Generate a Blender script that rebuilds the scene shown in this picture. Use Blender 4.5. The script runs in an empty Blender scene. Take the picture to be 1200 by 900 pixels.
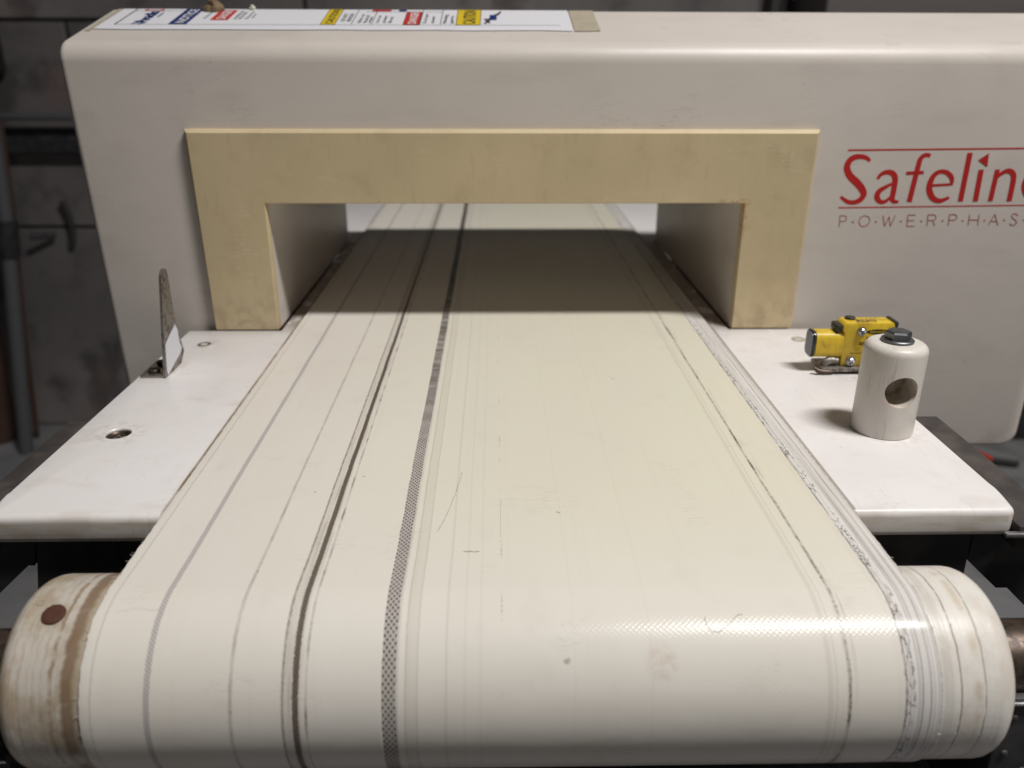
import bpy, bmesh, math, random
from mathutils import Vector, Matrix, noise as mnoise
random.seed(4)
C = bpy.context.scene.collection
S = bpy.context.scene
M = 0.001  # all dimensions below are millimetres

# ------------------------------------------------------------------ camera
cam_d = bpy.data.cameras.new('camera'); cam = bpy.data.objects.new('camera', cam_d); C.objects.link(cam)
R_ = Vector((0.99980408, -0.01959144, 0.00282519)); U_ = Vector((0.0047261, 0.37487326, 0.92706402))
F_ = Vector((0.01922161, 0.92686904, -0.37489241))
cam.matrix_world = Matrix(((R_.x, U_.x, -F_.x, -6.10*M), (R_.y, U_.y, -F_.y, -571.98*M), (R_.z, U_.z, -F_.z, 185.37*M), (0, 0, 0, 1)))
cam_d.sensor_width = 36; cam_d.lens = 964.72/1200*36
cam_d.clip_start = 0.01; cam_d.clip_end = 60
cam_d.dof.use_dof = True; cam_d.dof.focus_distance = 0.40; cam_d.dof.aperture_fstop = 9
S.camera = cam
# ------------------------------------------------------------------ light: dim workshop, one ceiling fitting above right
w = bpy.data.worlds.new('World'); S.world = w; w.use_nodes = True
bg = w.node_tree.nodes['Background']; bg.inputs[0].default_value = (0.75, 0.80, 0.95, 1); bg.inputs[1].default_value = 0.016
def area(name, loc, sx, sy, power, col, target=None):
    d = bpy.data.lights.new(name, 'AREA'); d.shape = 'RECTANGLE'; d.size = sx; d.size_y = sy; d.energy = power; d.color = col
    o = bpy.data.objects.new(name, d); C.objects.link(o); o.location = loc
    if target is not None: o.rotation_euler = (Vector(target)-Vector(loc)).to_track_quat('-Z', 'Y').to_euler()
    return o
area('ceiling_light', (0.96, -0.71, 2.15), 0.86, 0.27, 67, (1.0, 0.975, 0.95))
area('far_ceiling_light', (3.4, -11.5, 2.4), 1.2, 0.25, 30, (1.0, 0.96, 0.9), (0, 0, 0))
S.view_settings.view_transform = 'Standard'; S.view_settings.look = 'None'
S.view_settings.exposure = 0.0; S.view_settings.gamma = 1

# ------------------------------------------------------------------ node helper
class X:
    def __init__(s, g, sock): s.g = g; s.s = sock
    def _m(s, op, *a): return s.g.math(op, s, *a)
    def __add__(s, o): return s._m('ADD', o)
    __radd__ = __add__
    def __sub__(s, o): return s._m('SUBTRACT', o)
    def __rsub__(s, o): return s.g.math('SUBTRACT', o, s)
    def __mul__(s, o): return s._m('MULTIPLY', o)
    __rmul__ = __mul__
    def __truediv__(s, o): return s._m('DIVIDE', o)
    def abs(s): return s._m('ABSOLUTE')
    def cos(s): return s._m('COSINE')
    def sin(s): return s._m('SINE')
    def max(s, o): return s._m('MAXIMUM', o)
    def min(s, o): return s._m('MINIMUM', o)
    def pow(s, o): return s._m('POWER', o)
    def step(s, a, b):   # smooth 0..1 from a to b
        n = s.g.N('ShaderNodeMapRange'); n.interpolation_type = 'SMOOTHSTEP'; n.clamp = True
        s.g.put(n.inputs[0], s); n.inputs[3].default_value = 0; n.inputs[4].default_value = 1
        if a <= b: n.inputs[1].default_value = a; n.inputs[2].default_value = b; r = X(s.g, n.outputs[0])
        else: n.inputs[1].default_value = b; n.inputs[2].default_value = a; r = 1 - X(s.g, n.outputs[0])
        return r
class G:
    def __init__(s, name):
        s.m = bpy.data.materials.new(name); s.m.use_nodes = True; s.t = s.m.node_tree
        s.b = s.t.nodes['Principled BSDF']
        s.tc = s.N('ShaderNodeTexCoord')
    def N(s, k): return s.t.nodes.new(k)
    def put(s, inp, v):
        if isinstance(v, X): s.t.links.new(v.s, inp)
        elif isinstance(v, (tuple, list)) and len(v) == 3 and inp.type == 'RGBA': inp.default_value = (*v, 1)
        else: inp.default_value = v
    def math(s, op, *a):
        n = s.N('ShaderNodeMath'); n.operation = op
        for i, q in enumerate(a): s.put(n.inputs[i], q)
        return X(s, n.outputs[0])
    def sep(s, which):
        n = s.N('ShaderNodeSeparateXYZ'); s.t.links.new(s.tc.outputs[which], n.inputs[0]); return [X(s, o) for o in n.outputs]
    def vec(s, x, y, z=0.0):
        n = s.N('ShaderNodeCombineXYZ'); [s.put(n.inputs[i], q) for i, q in enumerate((x, y, z))]; return X(s, n.outputs[0])
    def noise(s, v, scale=1.0, detail=3.0, rough=0.55):
        n = s.N('ShaderNodeTexNoise'); s.put(n.inputs['Vector'], v); n.inputs['Scale'].default_value = scale
        n.inputs['Detail'].default_value = detail; n.inputs['Roughness'].default_value = rough; return X(s, n.outputs[0])
    def voro(s, v, scale=1.0, rnd=1.0):
        n = s.N('ShaderNodeTexVoronoi'); s.put(n.inputs['Vector'], v); n.inputs['Scale'].default_value = scale
        n.inputs['Randomness'].default_value = rnd
        sc = s.N('ShaderNodeSeparateColor'); s.t.links.new(n.outputs['Color'], sc.inputs[0])
        return X(s, n.outputs['Distance']), X(s, sc.outputs[0]), X(s, sc.outputs[1])
    def mix(s, f, a, b):
        n = s.N('ShaderNodeMix'); n.data_type = 'RGBA'; s.put(n.inputs[0], f); s.put(n.inputs[6], a); s.put(n.inputs[7], b); return X(s, n.outputs[2])
    def bump(s, h, dist, strength=1.0, prev=None):
        n = s.N('ShaderNodeBump'); n.inputs['Strength'].default_value = strength; n.inputs['Distance'].default_value = dist
        s.put(n.inputs['Height'], h)
        if prev is not None: s.t.links.new(prev.s, n.inputs['Normal'])
        return X(s, n.outputs[0])
    def specks(s, x, y, cell, size, keep, z=0.0):   # sparse irregular dots; keep = fraction of cells that carry one
        wob = s.noise(s.vec(x, y, z), 1.3/size*0.5, 2.0)
        d, r, r2 = s.voro(s.vec(x/cell, y/cell, z))
        return (d + (wob-0.5)*(size/cell)*1.6).step(size/cell, size/cell*0.4) * r.step(1-keep, 1-keep+0.005) * (r2*0.7+0.3)
    def out(s, col, rough, nrm=None, spec=0.5, **k):
        s.put(s.b.inputs['Base Color'], col); s.put(s.b.inputs['Roughness'], rough); s.b.inputs['Specular IOR Level'].default_value = spec
        if nrm is not None: s.put(s.b.inputs['Normal'], nrm)
        for a, q in k.items(): s.put(s.b.inputs[a.replace('_', ' ')], q)
        return s.m
def obj_mm(g, local=False):
    if local: x, y, z = g.sep('Object'); return x*1000, y*1000, z*1000
    n = g.N('ShaderNodeNewGeometry'); k = g.N('ShaderNodeSeparateXYZ'); g.t.links.new(n.outputs['Position'], k.inputs[0])
    return [X(g, o)*1000 for o in k.outputs]

def flat(name, col, rough=0.5, metal=0.0, var=0.12, scale=400, bump=0.0):
    g = G(name); n = g.noise(X(g, g.tc.outputs['Object']), scale, 4)
    c = g.mix((n-0.5)*2*var+0.5, tuple(a*(1-var) for a in col), tuple(min(1, a*(1+var)) for a in col))
    g.b.inputs['Metallic'].default_value = metal
    nr = g.bump(n, 0.0002, bump) if bump else None
    return g.out(c, rough, nr)

# ------------------------------------------------------------------ materials
def mat_belt():
    g = G('belt_cover'); u, v, _ = g.sep('UV')
    L = lambda a, b, z=0.0, d=3.0: g.noise(g.vec(u*a, v*b, z), 1.0, d)
    big = L(0.012, 0.006, 3.0, 3)
    col = g.mix(u.step(-150, 60)*v.step(-360, -230), (0.78, 0.74, 0.675), (0.735, 0.705, 0.56))
    col = g.mix((big-0.5)*1.2+0.3, col, (0.70, 0.65, 0.565))
    lanes = L(0.22, 0.0012, 8.0, 4)                                # faint lengthwise lanes
    col = g.mix((lanes-0.5).step(0.05, 0.25)*0.16*L(0.01, 0.012, 9.0, 3).step(0.35, 0.6), col, (0.55, 0.50, 0.42))
    grime = L(0.05, 0.035, 5.0, 6)
    col = g.mix(grime.step(0.55, 0.78)*0.14, col, (0.50, 0.45, 0.39))
    wob = (L(0.0, 0.012, 11.0, 3)-0.5)*1.6
    uw = u + wob
    pat = ((u*2*math.pi/1.95).cos() * (v*2*math.pi/2.7).cos())      # staggered weave holes
    fine = (L(1.6, 0.9, 12.0, 3)-0.5)*0.8
    def band(c, hw, soft, z, wb=1.0):
        x = u + wob*wb + (L(0.0, 0.35, z, 4)-0.5)*0.5 + fine
        return (x - c).abs().step(hw+soft, hw-soft)
    def mod(f, lo, hi, z): return L(0.0, f, z, 4).step(lo, hi)
    def apply(col, m, c): return g.mix(m, col, c)
    weave = pat.step(0.02, 0.45)
    weave2 = ((u*2*math.pi/1.3).cos() * (v*2*math.pi/1.7).cos()).step(-0.05, 0.35)
    # band with bare weave (widest)
    rag = (L(1.2, 0.7, 20.0, 3)-0.5)*0.9 + (L(0.0, 0.03, 20.5, 3)-0.5)*1.0
    m = ((u + wob*0.7 + rag + 43.9).abs().step(2.7, 2.3))*(0.86+0.14*L(0.5, 0.15, 19.0, 3).step(0.3, 0.6))
    back = v.step(-230, -60)
    col = apply(col, m*0.95, g.mix(back*0.0+mod(0.02, 0.3, 0.7, 22.0)*0.5, (0.48, 0.445, 0.41), (0.38, 0.345, 0.315)))
    col = apply(col, m*(weave*0.93), (0.075, 0.06, 0.055))
    blot = L(0.02, 0.09, 23.0, 4).step(0.40, 0.62)
    col = apply(col, m*back*(blot*0.8), (0.085, 0.08, 0.07))
    col = apply(col, m*(v.step(20, 120))*0.85, (0.09, 0.08, 0.07))
    col = apply(col, band(-40.9, 0.35, 0.25, 24.0, 0.7)*0.35, (0.4, 0.37, 0.34))
    # main dark track
    m = band(-76.0, 1.05, 0.35, 25.0)
    smr = L(0.7, 0.03, 70.0, 4).step(0.48, 0.62)
    col = apply(col, band(-76.5, 3.0, 1.2, 71.0)*smr*0.35, (0.30, 0.25, 0.20))
    col = apply(col, band(118.0, 2.4, 1.6, 72.0)*smr*L(0.0, 0.02, 73.0, 3).step(0.42, 0.6)*0.4, (0.30, 0.26, 0.21))
    col = apply(col, band(-77.3, 3.4, 0.5, 26.0)*0.24, (0.55, 0.49, 0.42))
    near = v.step(-215, -300)
    col = apply(col, m*(0.86+0.12*weave2), g.mix(near, (0.065, 0.05, 0.037), (0.115, 0.09, 0.068)))
    col = apply(col, m*near*weave2*0.95, (0.07, 0.052, 0.04))
    col = apply(col, band(-80.4, 0.45, 0.25, 27.0)*(0.55+0.4*mod(0.25, 0.3, 0.7, 28.0)), (0.27, 0.225, 0.19))
    col = apply(col, band(-78.6, 1.0, 0.3, 27.5)*weave2*0.35, (0.36, 0.31, 0.27))
    col = apply(col, band(-72.3, 0.45, 0.3, 29.0)*(0.20+0.75*mod(0.07, 0.42, 0.75, 30.0)), (0.14, 0.11, 0.085))
    # left tracks
    m = band(-127.0, 1.05, 0.3, 31.0)
    zig = ((u*2*math.pi/1.6 + v*2*math.pi/1.5).cos()).step(-0.4, 0.6)
    col = apply(col, m*(0.5+0.4*zig), (0.37, 0.34, 0.34))
    col = apply(col, band(-98.3, 0.6, 0.35, 32.0)*(0.35+0.35*mod(0.06, 0.4, 0.65, 33.0)), (0.36, 0.31, 0.27))
    col = apply(col, band(-98.0, 0.35, 0.2, 34.0)*mod(0.15, 0.60, 0.68, 35.0)*0.7, (0.14, 0.12, 0.1))
    col = apply(col, band(-146.2, 0.4, 0.3, 36.0)*0.4, (0.42, 0.37, 0.31))
    # faint tracks right of the weave band
    col = apply(col, band(-36.0, 2.0, 0.4, 37.0)*0.22, (0.50, 0.45, 0.37))
    col = apply(col, band(-38.1, 0.3, 0.2, 38.0)*0.45, (0.40, 0.36, 0.30))
    col = apply(col, band(-34.0, 0.25, 0.2, 39.0)*0.35, (0.40, 0.36, 0.30))
    for c, a in ((-24.0, 0.25), (-17.5, 0.12), (-12.0, 0.1), (21.0, 0.06), (48.0, 0.07)):
        col = apply(col, band(c, 0.4, 0.35, 40.0+c)*a, (0.40, 0.36, 0.30))
    col = apply(col, band(-4.5, 0.28, 0.2, 41.0)*mod(0.06, 0.52, 0.60, 42.0)*mod(0.9, 0.4, 0.6, 43.0)*0.5, (0.2, 0.17, 0.14))
    # right tracks
    m = band(117.2, 0.6, 0.35, 44.0, 1.2)
    col = apply(col, m*(0.22+0.45*mod(0.035, 0.44, 0.62, 45.0)+0.35*L(0.8, 0.5, 45.5, 3).step(0.45, 0.6)), (0.15, 0.13, 0.11))
    col = apply(col, band(110.3, 0.9, 0.5, 46.0)*0.25, (0.45, 0.40, 0.34))
    col = apply(col, band(112.6, 0.3, 0.2, 47.0)*0.25, (0.40, 0.35, 0.30))
    # worn white selvage on the right
    rr = L(0.9, 0.005, 50.0, 4)
    sel = (u + (L(0.0, 0.05, 51.0, 4)-0.5)*3.2).step(136.6, 137.2)
    col = apply(col, sel*0.85, g.mix(rr.step(0.42, 0.62), (0.745, 0.72, 0.69), (0.53, 0.495, 0.47)))
    col = apply(col, sel*weave2*0.12, (0.35, 0.33, 0.33))
    scrib = (L(0.35, 0.10, 52.0, 5)-0.5).abs().step(0.022, 0.006)
    zone = (u-138.6).abs().step(2.6, 0.8)
    col = apply(col, scrib*zone*mod(0.03, 0.36, 0.5, 53.0)*0.95, (0.07, 0.062, 0.058))
    col = apply(col, band(137.3, 0.28, 0.25, 54.0, 1.5)*(0.25+0.7*mod(0.05, 0.4, 0.6, 55.0)), (0.16, 0.14, 0.12))
    col = apply(col, band(143.0, 0.28, 0.2, 56.0)*0.7*mod(0.02, 0.35, 0.6, 57.0), (0.30, 0.27, 0.26))
    col = apply(col, band(146.0, 0.26, 0.2, 58.0)*0.75*mod(0.02, 0.35, 0.6, 59.0), (0.30, 0.27, 0.26))
    col = apply(col, (u-149.6).step(-0.5, 0.1)*(0.3+0.6*mod(0.3, 0.35, 0.6, 60.0)), (0.16, 0.13, 0.11))
    # specks, scuffs and a brown stain
    col = apply(col, (g.specks(u, v, 22.0, 0.75, 0.42)*0.8).max(g.specks(u+13, v+9, 42.0, 1.6, 0.30, 4.0)*0.5), (0.16, 0.13, 0.10))
    col = apply(col, g.specks(u+7, v+3, 9.0, 0.28, 0.35, 3.0)*0.6*L(0.02, 0.02, 61.0, 2).step(0.45, 0.6), (0.22, 0.19, 0.16))
    st = ((u-51.5)*(u-51.5)/40 + (v+346)*(v+346)/55).step(1.3, 0.1)
    col = apply(col, st*0.25*L(0.3, 0.3, 62.0, 4).step(0.3, 0.7), (0.42, 0.28, 0.17))
    scr = (L(0.05, 0.5, 63.0, 5)-0.5).abs().step(0.010, 0.003) * L(0.03, 0.03, 64.0, 2).step(0.58, 0.66)
    col = apply(col, scr*0.35, (0.35, 0.30, 0.26))
    # embossed weave relief + slight waviness
    emb = ((u*2*math.pi/2.2).cos() * (v*2*math.pi/2.0).cos())
    nc = g.bump((emb*0.5+0.5)*(1-sel)*(0.6+0.4*L(0.05, 0.05, 67.0, 3).step(0.35, 0.6)), 0.00006, 0.85)
    n = g.bump(L(0.03, 0.05, 66.0, 2), 0.0006, 0.35)
    n = g.bump(1-(uw+76.0).abs().step(1.8, 0.6)-(u+wob*0.7+43.9).abs().step(3.0, 2.2), 0.00012, 0.6, n)
    rough = 0.21 + 0.12*grime + sel*0.2
    return g.out(col, rough+0.12, n, 0.10, Coat_Weight=0.26, Coat_Roughness=0.17, Coat_Normal=nc)

def mat_slab():
    g = G('white_plastic'); x, y, z = obj_mm(g); P = g.vec(x, y, z)
    col = g.mix(g.noise(P, 0.012, 3).step(0.3, 0.7), (0.845, 0.815, 0.805), (0.80, 0.765, 0.745))
    n2 = g.noise(g.vec(x*0.6, y, z), 0.05, 6)
    col = g.mix(n2.step(0.54, 0.78)*0.30, col, (0.55, 0.46, 0.36))
    for sx, sy, rr_ in ((-206.5, -173.4, 20.0), (-218.0, -78.0, 24.0), (202.8, -172.6, 27.0), (222.0, -84.0, 30.0), (-206.0, -30.0, 12.0)):
        d2 = ((x-sx)*(x-sx) + (y-sy)*(y-sy))/(rr_*rr_)
        col = g.mix(d2.step(1.0, 0.05)*0.34*g.noise(P, 0.22, 5).step(0.42, 0.66), col, (0.42, 0.34, 0.27))
    knife = (g.noise(g.vec(x*0.035, y*0.22, 14.0), 1.0, 5)-0.5).abs().step(0.008, 0.002)*g.noise(P, 0.022, 2).step(0.50, 0.60)
    col = g.mix(knife*0.4, col, (0.50, 0.44, 0.39))
    col = g.mix(g.noise(P, 0.035, 5).step(0.50, 0.68)*y.step(-250, -262)*0.42, col, (0.42, 0.33, 0.22))
    col = g.mix(y.step(-254, -258)*z.step(-3.0, -7.0)*(0.25+0.6*g.noise(g.vec(x*0.03, y, z*0.2), 1.0, 5).step(0.4, 0.7)), col, (0.56, 0.48, 0.36))
    col = g.mix((x+152.7).abs().step(1.3, 0.5)*y.step(-262, -250)*(0.45+0.5*g.noise(g.vec(0.0, y*0.03, 0.0), 1.0, 3).step(0.35, 0.6)), col, (0.20, 0.115, 0.06))  # dark brown line along the left belt edge, painted in for its contact shadow
    col = g.mix((x-152.9).abs().step(1.1, 0.4)*0.7, col, (0.22, 0.17, 0.13))  # same painted contact shadow along the right belt edge
    # brown grime where the belt edges rub the bed
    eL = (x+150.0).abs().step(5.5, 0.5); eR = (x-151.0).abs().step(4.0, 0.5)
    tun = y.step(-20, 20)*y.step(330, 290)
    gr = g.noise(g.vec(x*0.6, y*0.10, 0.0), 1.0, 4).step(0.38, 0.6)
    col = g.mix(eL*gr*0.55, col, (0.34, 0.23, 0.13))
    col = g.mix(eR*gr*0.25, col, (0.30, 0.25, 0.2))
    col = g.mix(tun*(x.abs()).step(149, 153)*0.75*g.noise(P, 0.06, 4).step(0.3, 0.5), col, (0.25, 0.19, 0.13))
    col = g.mix((g.specks(x, y, 13.0, 0.5, 0.35, 2.0)*0.8).max(g.specks(x+5, y+8, 30.0, 1.3, 0.22, 7.0)*0.45), col, (0.22, 0.16, 0.12))
    sc = (g.noise(g.vec(x*0.3, y*0.02, 4.0), 1.0, 5)-0.5).abs().step(0.012, 0.003)*g.noise(P, 0.03, 2).step(0.5, 0.62)
    col = g.mix(sc*0.25, col, (0.5, 0.45, 0.4))
    cut = (g.noise(g.vec(x*0.01, y*0.8, z*0.8), 1.0, 3))
    nr = g.bump(g.noise(P, 0.4, 3)*0.6+cut*0.4, 0.0002, 0.25)
    return g.out(col, 0.27+n2*0.15, nr, 0.45)

def mat_paint():
    g = G('grey_white_paint'); x, y, z = obj_mm(g); P = g.vec(x, y, z)
    col = g.mix(g.noise(P, 0.006, 3).step(0.3, 0.7), (0.66, 0.60, 0.545), (0.62, 0.565, 0.51))
    gr = g.noise(P, 0.02, 6)
    col = g.mix(gr.step(0.55, 0.8)*0.22, col, (0.45, 0.39, 0.33))
    col = g.mix(g.specks(x+11, z+y, 30.0, 0.6, 0.5, 1.0)*0.6, col, (0.28, 0.22, 0.18))
    scf = (g.noise(g.vec(x*0.03, y*0.03, z*0.16), 1.0, 6)-0.5).abs().step(0.010, 0.002)*g.noise(P, 0.018, 2).step(0.56, 0.66)
    col = g.mix(scf*0.4, col, (0.34, 0.29, 0.25))
    wipe = g.noise(g.vec(x*0.012, y*0.01, z*0.05), 1.0, 5)
    col = g.mix(wipe.step(0.50, 0.72)*0.16, col, (0.40, 0.35, 0.31))
    col = g.mix(g.specks(x+31, z+y+17, 14.0, 0.35, 0.3, 6.0)*0.6, col, (0.30, 0.25, 0.21))
    chip = g.specks(x, z, 60.0, 2.2, 0.45, 5.0)*g.noise(P, 0.5, 3).step(0.45, 0.6)
    col = g.mix(chip*0.35, col, (0.36, 0.30, 0.26))
    # dusty dirt along the underside and low edge
    col = g.mix(z.step(-80, -104)*g.noise(P, 0.06, 4).step(0.3, 0.7)*0.5, col, (0.35, 0.3, 0.25))
    nr = g.bump(g.noise(P, 0.55, 2), 0.00012, 0.35)
    nr = g.bump(g.noise(P, 0.02, 2), 0.0012, 0.35, nr)
    return g.out(col, 0.34+gr*0.14, nr, 0.45)

def mat_frame():
    g = G('tan_moulding'); x, y, z = obj_mm(g); P = g.vec(x, y, z)
    col = g.mix(g.noise(P, 0.012, 4).step(0.3, 0.7), (0.625, 0.51, 0.315), (0.555, 0.455, 0.28))
    col = g.mix(g.noise(P, 0.045, 6).step(0.50, 0.74)*0.34, col, (0.42, 0.31, 0.17))
    col = g.mix(g.noise(g.vec(x*0.20, y, z*0.04), 1.0, 5).step(0.54, 0.74)*0.22, col, (0.38, 0.28, 0.17))
    col = g.mix(g.specks(x+40, z+9, 12.0, 0.45, 0.35, 2.0)*0.6, col, (0.30, 0.20, 0.10))
    sc = (g.noise(g.vec(x*0.05, y, z*0.3), 1.0, 6)-0.5).abs().step(0.014, 0.003)*g.noise(P, 0.03, 2).step(0.55, 0.66)
    col = g.mix(sc*0.4, col, (0.78, 0.68, 0.48))
    col = g.mix(z.step(34, 0)*g.noise(P, 0.10, 5).step(0.42, 0.62)*0.5, col, (0.36, 0.28, 0.18))
    col = g.mix(g.specks(x, z, 26.0, 0.8, 0.45, 9.0)*0.75, col, (0.28, 0.17, 0.08))
    rim = ((x-166.0).abs().step(5, 1)*(z).step(55, 75)*(z.step(96, 90))).max((z-88.5).abs().step(3.0, 0.8)*x.step(140, 155)*x.step(172, 168))
    col = g.mix(rim*0.6*g.noise(P, 0.35, 3).step(0.45, 0.6), col, (0.45, 0.22, 0.08))
    nr = g.bump(g.noise(P, 0.3, 3), 0.00015, 0.3)
    return g.out(col, 0.48, nr, 0.4)

def mat_roller():
    g = G('roller_plastic'); x, y, z = obj_mm(g, True)
    ang = g.math('ARCTAN2', y, z)*35.6; P = g.vec(x, y, z)
    w = (g.noise(g.vec(0.0, y*0.12, z*0.12), 1.0, 4)-0.5)
    w2 = (g.noise(g.vec(x*0.2, y*0.35, z*0.35), 1.0, 4)-0.5)
    left = x.step(0, -10)
    xw = x + w*(1.2+1.6*left) + w2*(0.5+1.3*left)
    base = g.mix(left, (0.75, 0.715, 0.655), (0.60, 0.55, 0.48))
    blotch = g.noise(g.vec(x*0.11, y*0.07, z*0.07), 1.0, 6)
    col = g.mix(blotch.step(0.40, 0.68)*(0.28+0.55*left), base, (0.40, 0.315, 0.215))
    ring = lambda c, hw, s: (xw-c).abs().step(hw+s, hw-s)
    brk = g.noise(g.vec(x*0.05, y*0.10, z*0.10), 1.0, 3)
    col = g.mix(ring(-154.6, 2.3, 0.9)*brk.step(0.33, 0.5)*0.85, col, (0.21, 0.13, 0.07))
    col = g.mix(ring(-151.6, 1.5, 0.5)*0.6, col, (0.36, 0.28, 0.18))
    col = g.mix(ring(-160.4, 0.7, 0.5)*brk.step(0.40, 0.55)*0.75, col, (0.27, 0.18, 0.09))
    for c, hw, a in ((-163.6, 0.5, 0.3), (-166.3, 0.3, 0.35), (-168.5, 0.25, 0.3), (-171.5, 0.5, 0.3), (-174.5, 0.4, 0.3)):
        col = g.mix(ring(c, hw, 0.35)*a*g.noise(g.vec(x*0.1, y*0.08, z*0.08), 1.0, 3).step(0.35, 0.6), col, (0.33, 0.24, 0.14))
    streak = g.noise(g.vec(x*0.9, y*0.02, z*0.02), 1.0, 4).step(0.5, 0.75)
    col = g.mix(streak*(0.03+0.12*left), col, (0.36, 0.29, 0.20))
    col = g.mix((x+178).step(9, 0)*left*0.35*blotch.step(0.35, 0.6), col, (0.36, 0.27, 0.17))
    for c, a in ((157.0, 0.85), (165.6, 0.6)):
        col = g.mix(ring(c, 0.22, 0.22)*a*g.noise(g.vec(x*0.2, y*0.2, z*0.2), 1.0, 3).step(0.3, 0.5), col, (0.17, 0.11, 0.06))
    col = g.mix(ring(163.2, 1.3, 1.2)*brk.step(0.45, 0.65)*0.45, col, (0.48, 0.37, 0.2))
    col = g.mix(ring(152.8, 1.8, 0.6)*0.3, col, (0.45, 0.41, 0.37))
    col = g.mix(g.specks(x, ang, 11.0, 0.4, 0.3)*0.7, col, (0.2, 0.13, 0.08))
    gro = g.noise(g.vec(x*0.8, y*0.01, z*0.01), 1.0, 4)
    nr = g.bump(gro, 0.0004, 0.25)
    nr = g.bump(1-ring(157.0, 0.3, 0.3)-ring(165.6, 0.3, 0.3), 0.0004, 0.5, nr)
    nr = g.bump(g.noise(P, 0.09, 3), 0.0009, 0.30, nr)
    return g.out(col, 0.27+0.2*blotch, nr, 0.5, Subsurface_Weight=0.15, Subsurface_Scale=0.004)

def mat_post():
    g = G('post_plastic'); x, y, z = obj_mm(g, True); P = g.vec(x, y, z)
    col = g.mix(g.noise(P, 0.05, 5).step(0.45, 0.75)*0.4, (0.74, 0.70, 0.64), (0.55, 0.49, 0.41))
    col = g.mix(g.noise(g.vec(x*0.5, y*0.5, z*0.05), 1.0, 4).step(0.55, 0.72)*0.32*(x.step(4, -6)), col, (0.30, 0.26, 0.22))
    hole = (x*x + (z-24)*(z-24)).step(76, 66)
    col = g.mix(hole*(0.25+0.65*g.noise(P, 0.22, 4).step(0.35, 0.6)), col, (0.42, 0.33, 0.23))
    nr = g.bump(g.noise(P, 0.3, 3), 0.0003, 0.25)
    return g.out(col, 0.38, nr, 0.45, Subsurface_Weight=0.2, Subsurface_Scale=0.004)

def mat_steel(name, col, rough, rust=0.0, rcol=(0.10, 0.05, 0.03)):
    g = G(name); x, y, z = obj_mm(g); P = g.vec(x, y, z)
    n = g.noise(P, 0.25, 5)
    c = g.mix(n, tuple(a*0.75 for a in col), tuple(min(1, a*1.2) for a in col))
    c = g.mix(n.step(0.75-rust, 0.9-rust), c, rcol)
    g.put(g.b.inputs['Metallic'], 0.95-n.step(0.75-rust, 0.9-rust)*0.8)
    return g.out(c, rough+n*0.2, g.bump(n, 0.0003, 0.3))

def mat_black():
    g = G('black_steel_paint'); x, y, z = obj_mm(g); P = g.vec(x, y, z)
    n = g.noise(P, 0.05, 5)
    c = g.mix(n.step(0.4, 0.75), (0.030, 0.030, 0.033), (0.060, 0.057, 0.055))
    c = g.mix(g.specks(x, y+z, 9.0, 0.3, 0.3)*0.7, c, (0.25, 0.23, 0.2))
    return g.out(c, 0.5, g.bump(n, 0.0003, 0.3), 0.35)

def mat_rail():
    g = G('dusty_dark_steel'); x, y, z = obj_mm(g); P = g.vec(x, y, z)
    n = g.noise(P, 0.06, 6)
    c = g.mix(n.step(0.35, 0.75), (0.050, 0.043, 0.040), (0.095, 0.080, 0.072))
    c = g.mix(g.specks(x, y, 8.0, 0.35, 0.35)*0.8, c, (0.35, 0.32, 0.28))
    return g.out(c, 0.65, g.bump(n, 0.0004, 0.3), 0.3)

def mat_yellow():
    g = G('yellow_housing'); x, y, z = obj_mm(g); P = g.vec(x, y, z)
    n = g.noise(P, 0.15, 6)
    c = g.mix(n.step(0.3, 0.7), (0.76, 0.53, 0.035), (0.62, 0.41, 0.03))
    c = g.mix(n.step(0.54, 0.68)*0.45, c, (0.22, 0.13, 0.02))
    c = g.mix(g.noise(g.vec(x*0.9, y, z*0.08), 1.0, 4).step(0.55, 0.7)*0.4, c, (0.25, 0.16, 0.03))
    c = g.mix(g.specks(x, z, 4.0, 0.4, 0.35)*0.8, c, (0.07, 0.045, 0.02))
    return g.out(c, 0.42, g.bump(n, 0.0003, 0.3), 0.45)

def mat_concrete(name, a, b, crack=0.3, rough=0.8):
    g = G(name); P = X(g, g.tc.outputs['Object'])
    n = g.noise(P, 1.6, 6); n2 = g.noise(P, 9.0, 6)
    c = g.mix(n.step(0.3, 0.7), a, b)
    c = g.mix(n2.step(0.45, 0.75)*0.55, c, tuple(q*0.45 for q in a))
    n3 = g.noise(P, 0.7, 5); c = g.mix(n3.step(0.52, 0.66)*0.5, c, tuple(q*1.7 for q in b)); c = g.mix(g.noise(P, 4.0, 5).step(0.56, 0.66)*0.6, c, tuple(q*0.35 for q in a))
    c = g.mix(g.noise(P, 2.7, 3).step(0.62, 0.72)*0.4, c, (b[0]*1.2, b[1]*0.8, b[2]*0.75))
    return g.out(c, rough, g.bump(n2, 0.004, 0.5), 0.3)

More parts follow.
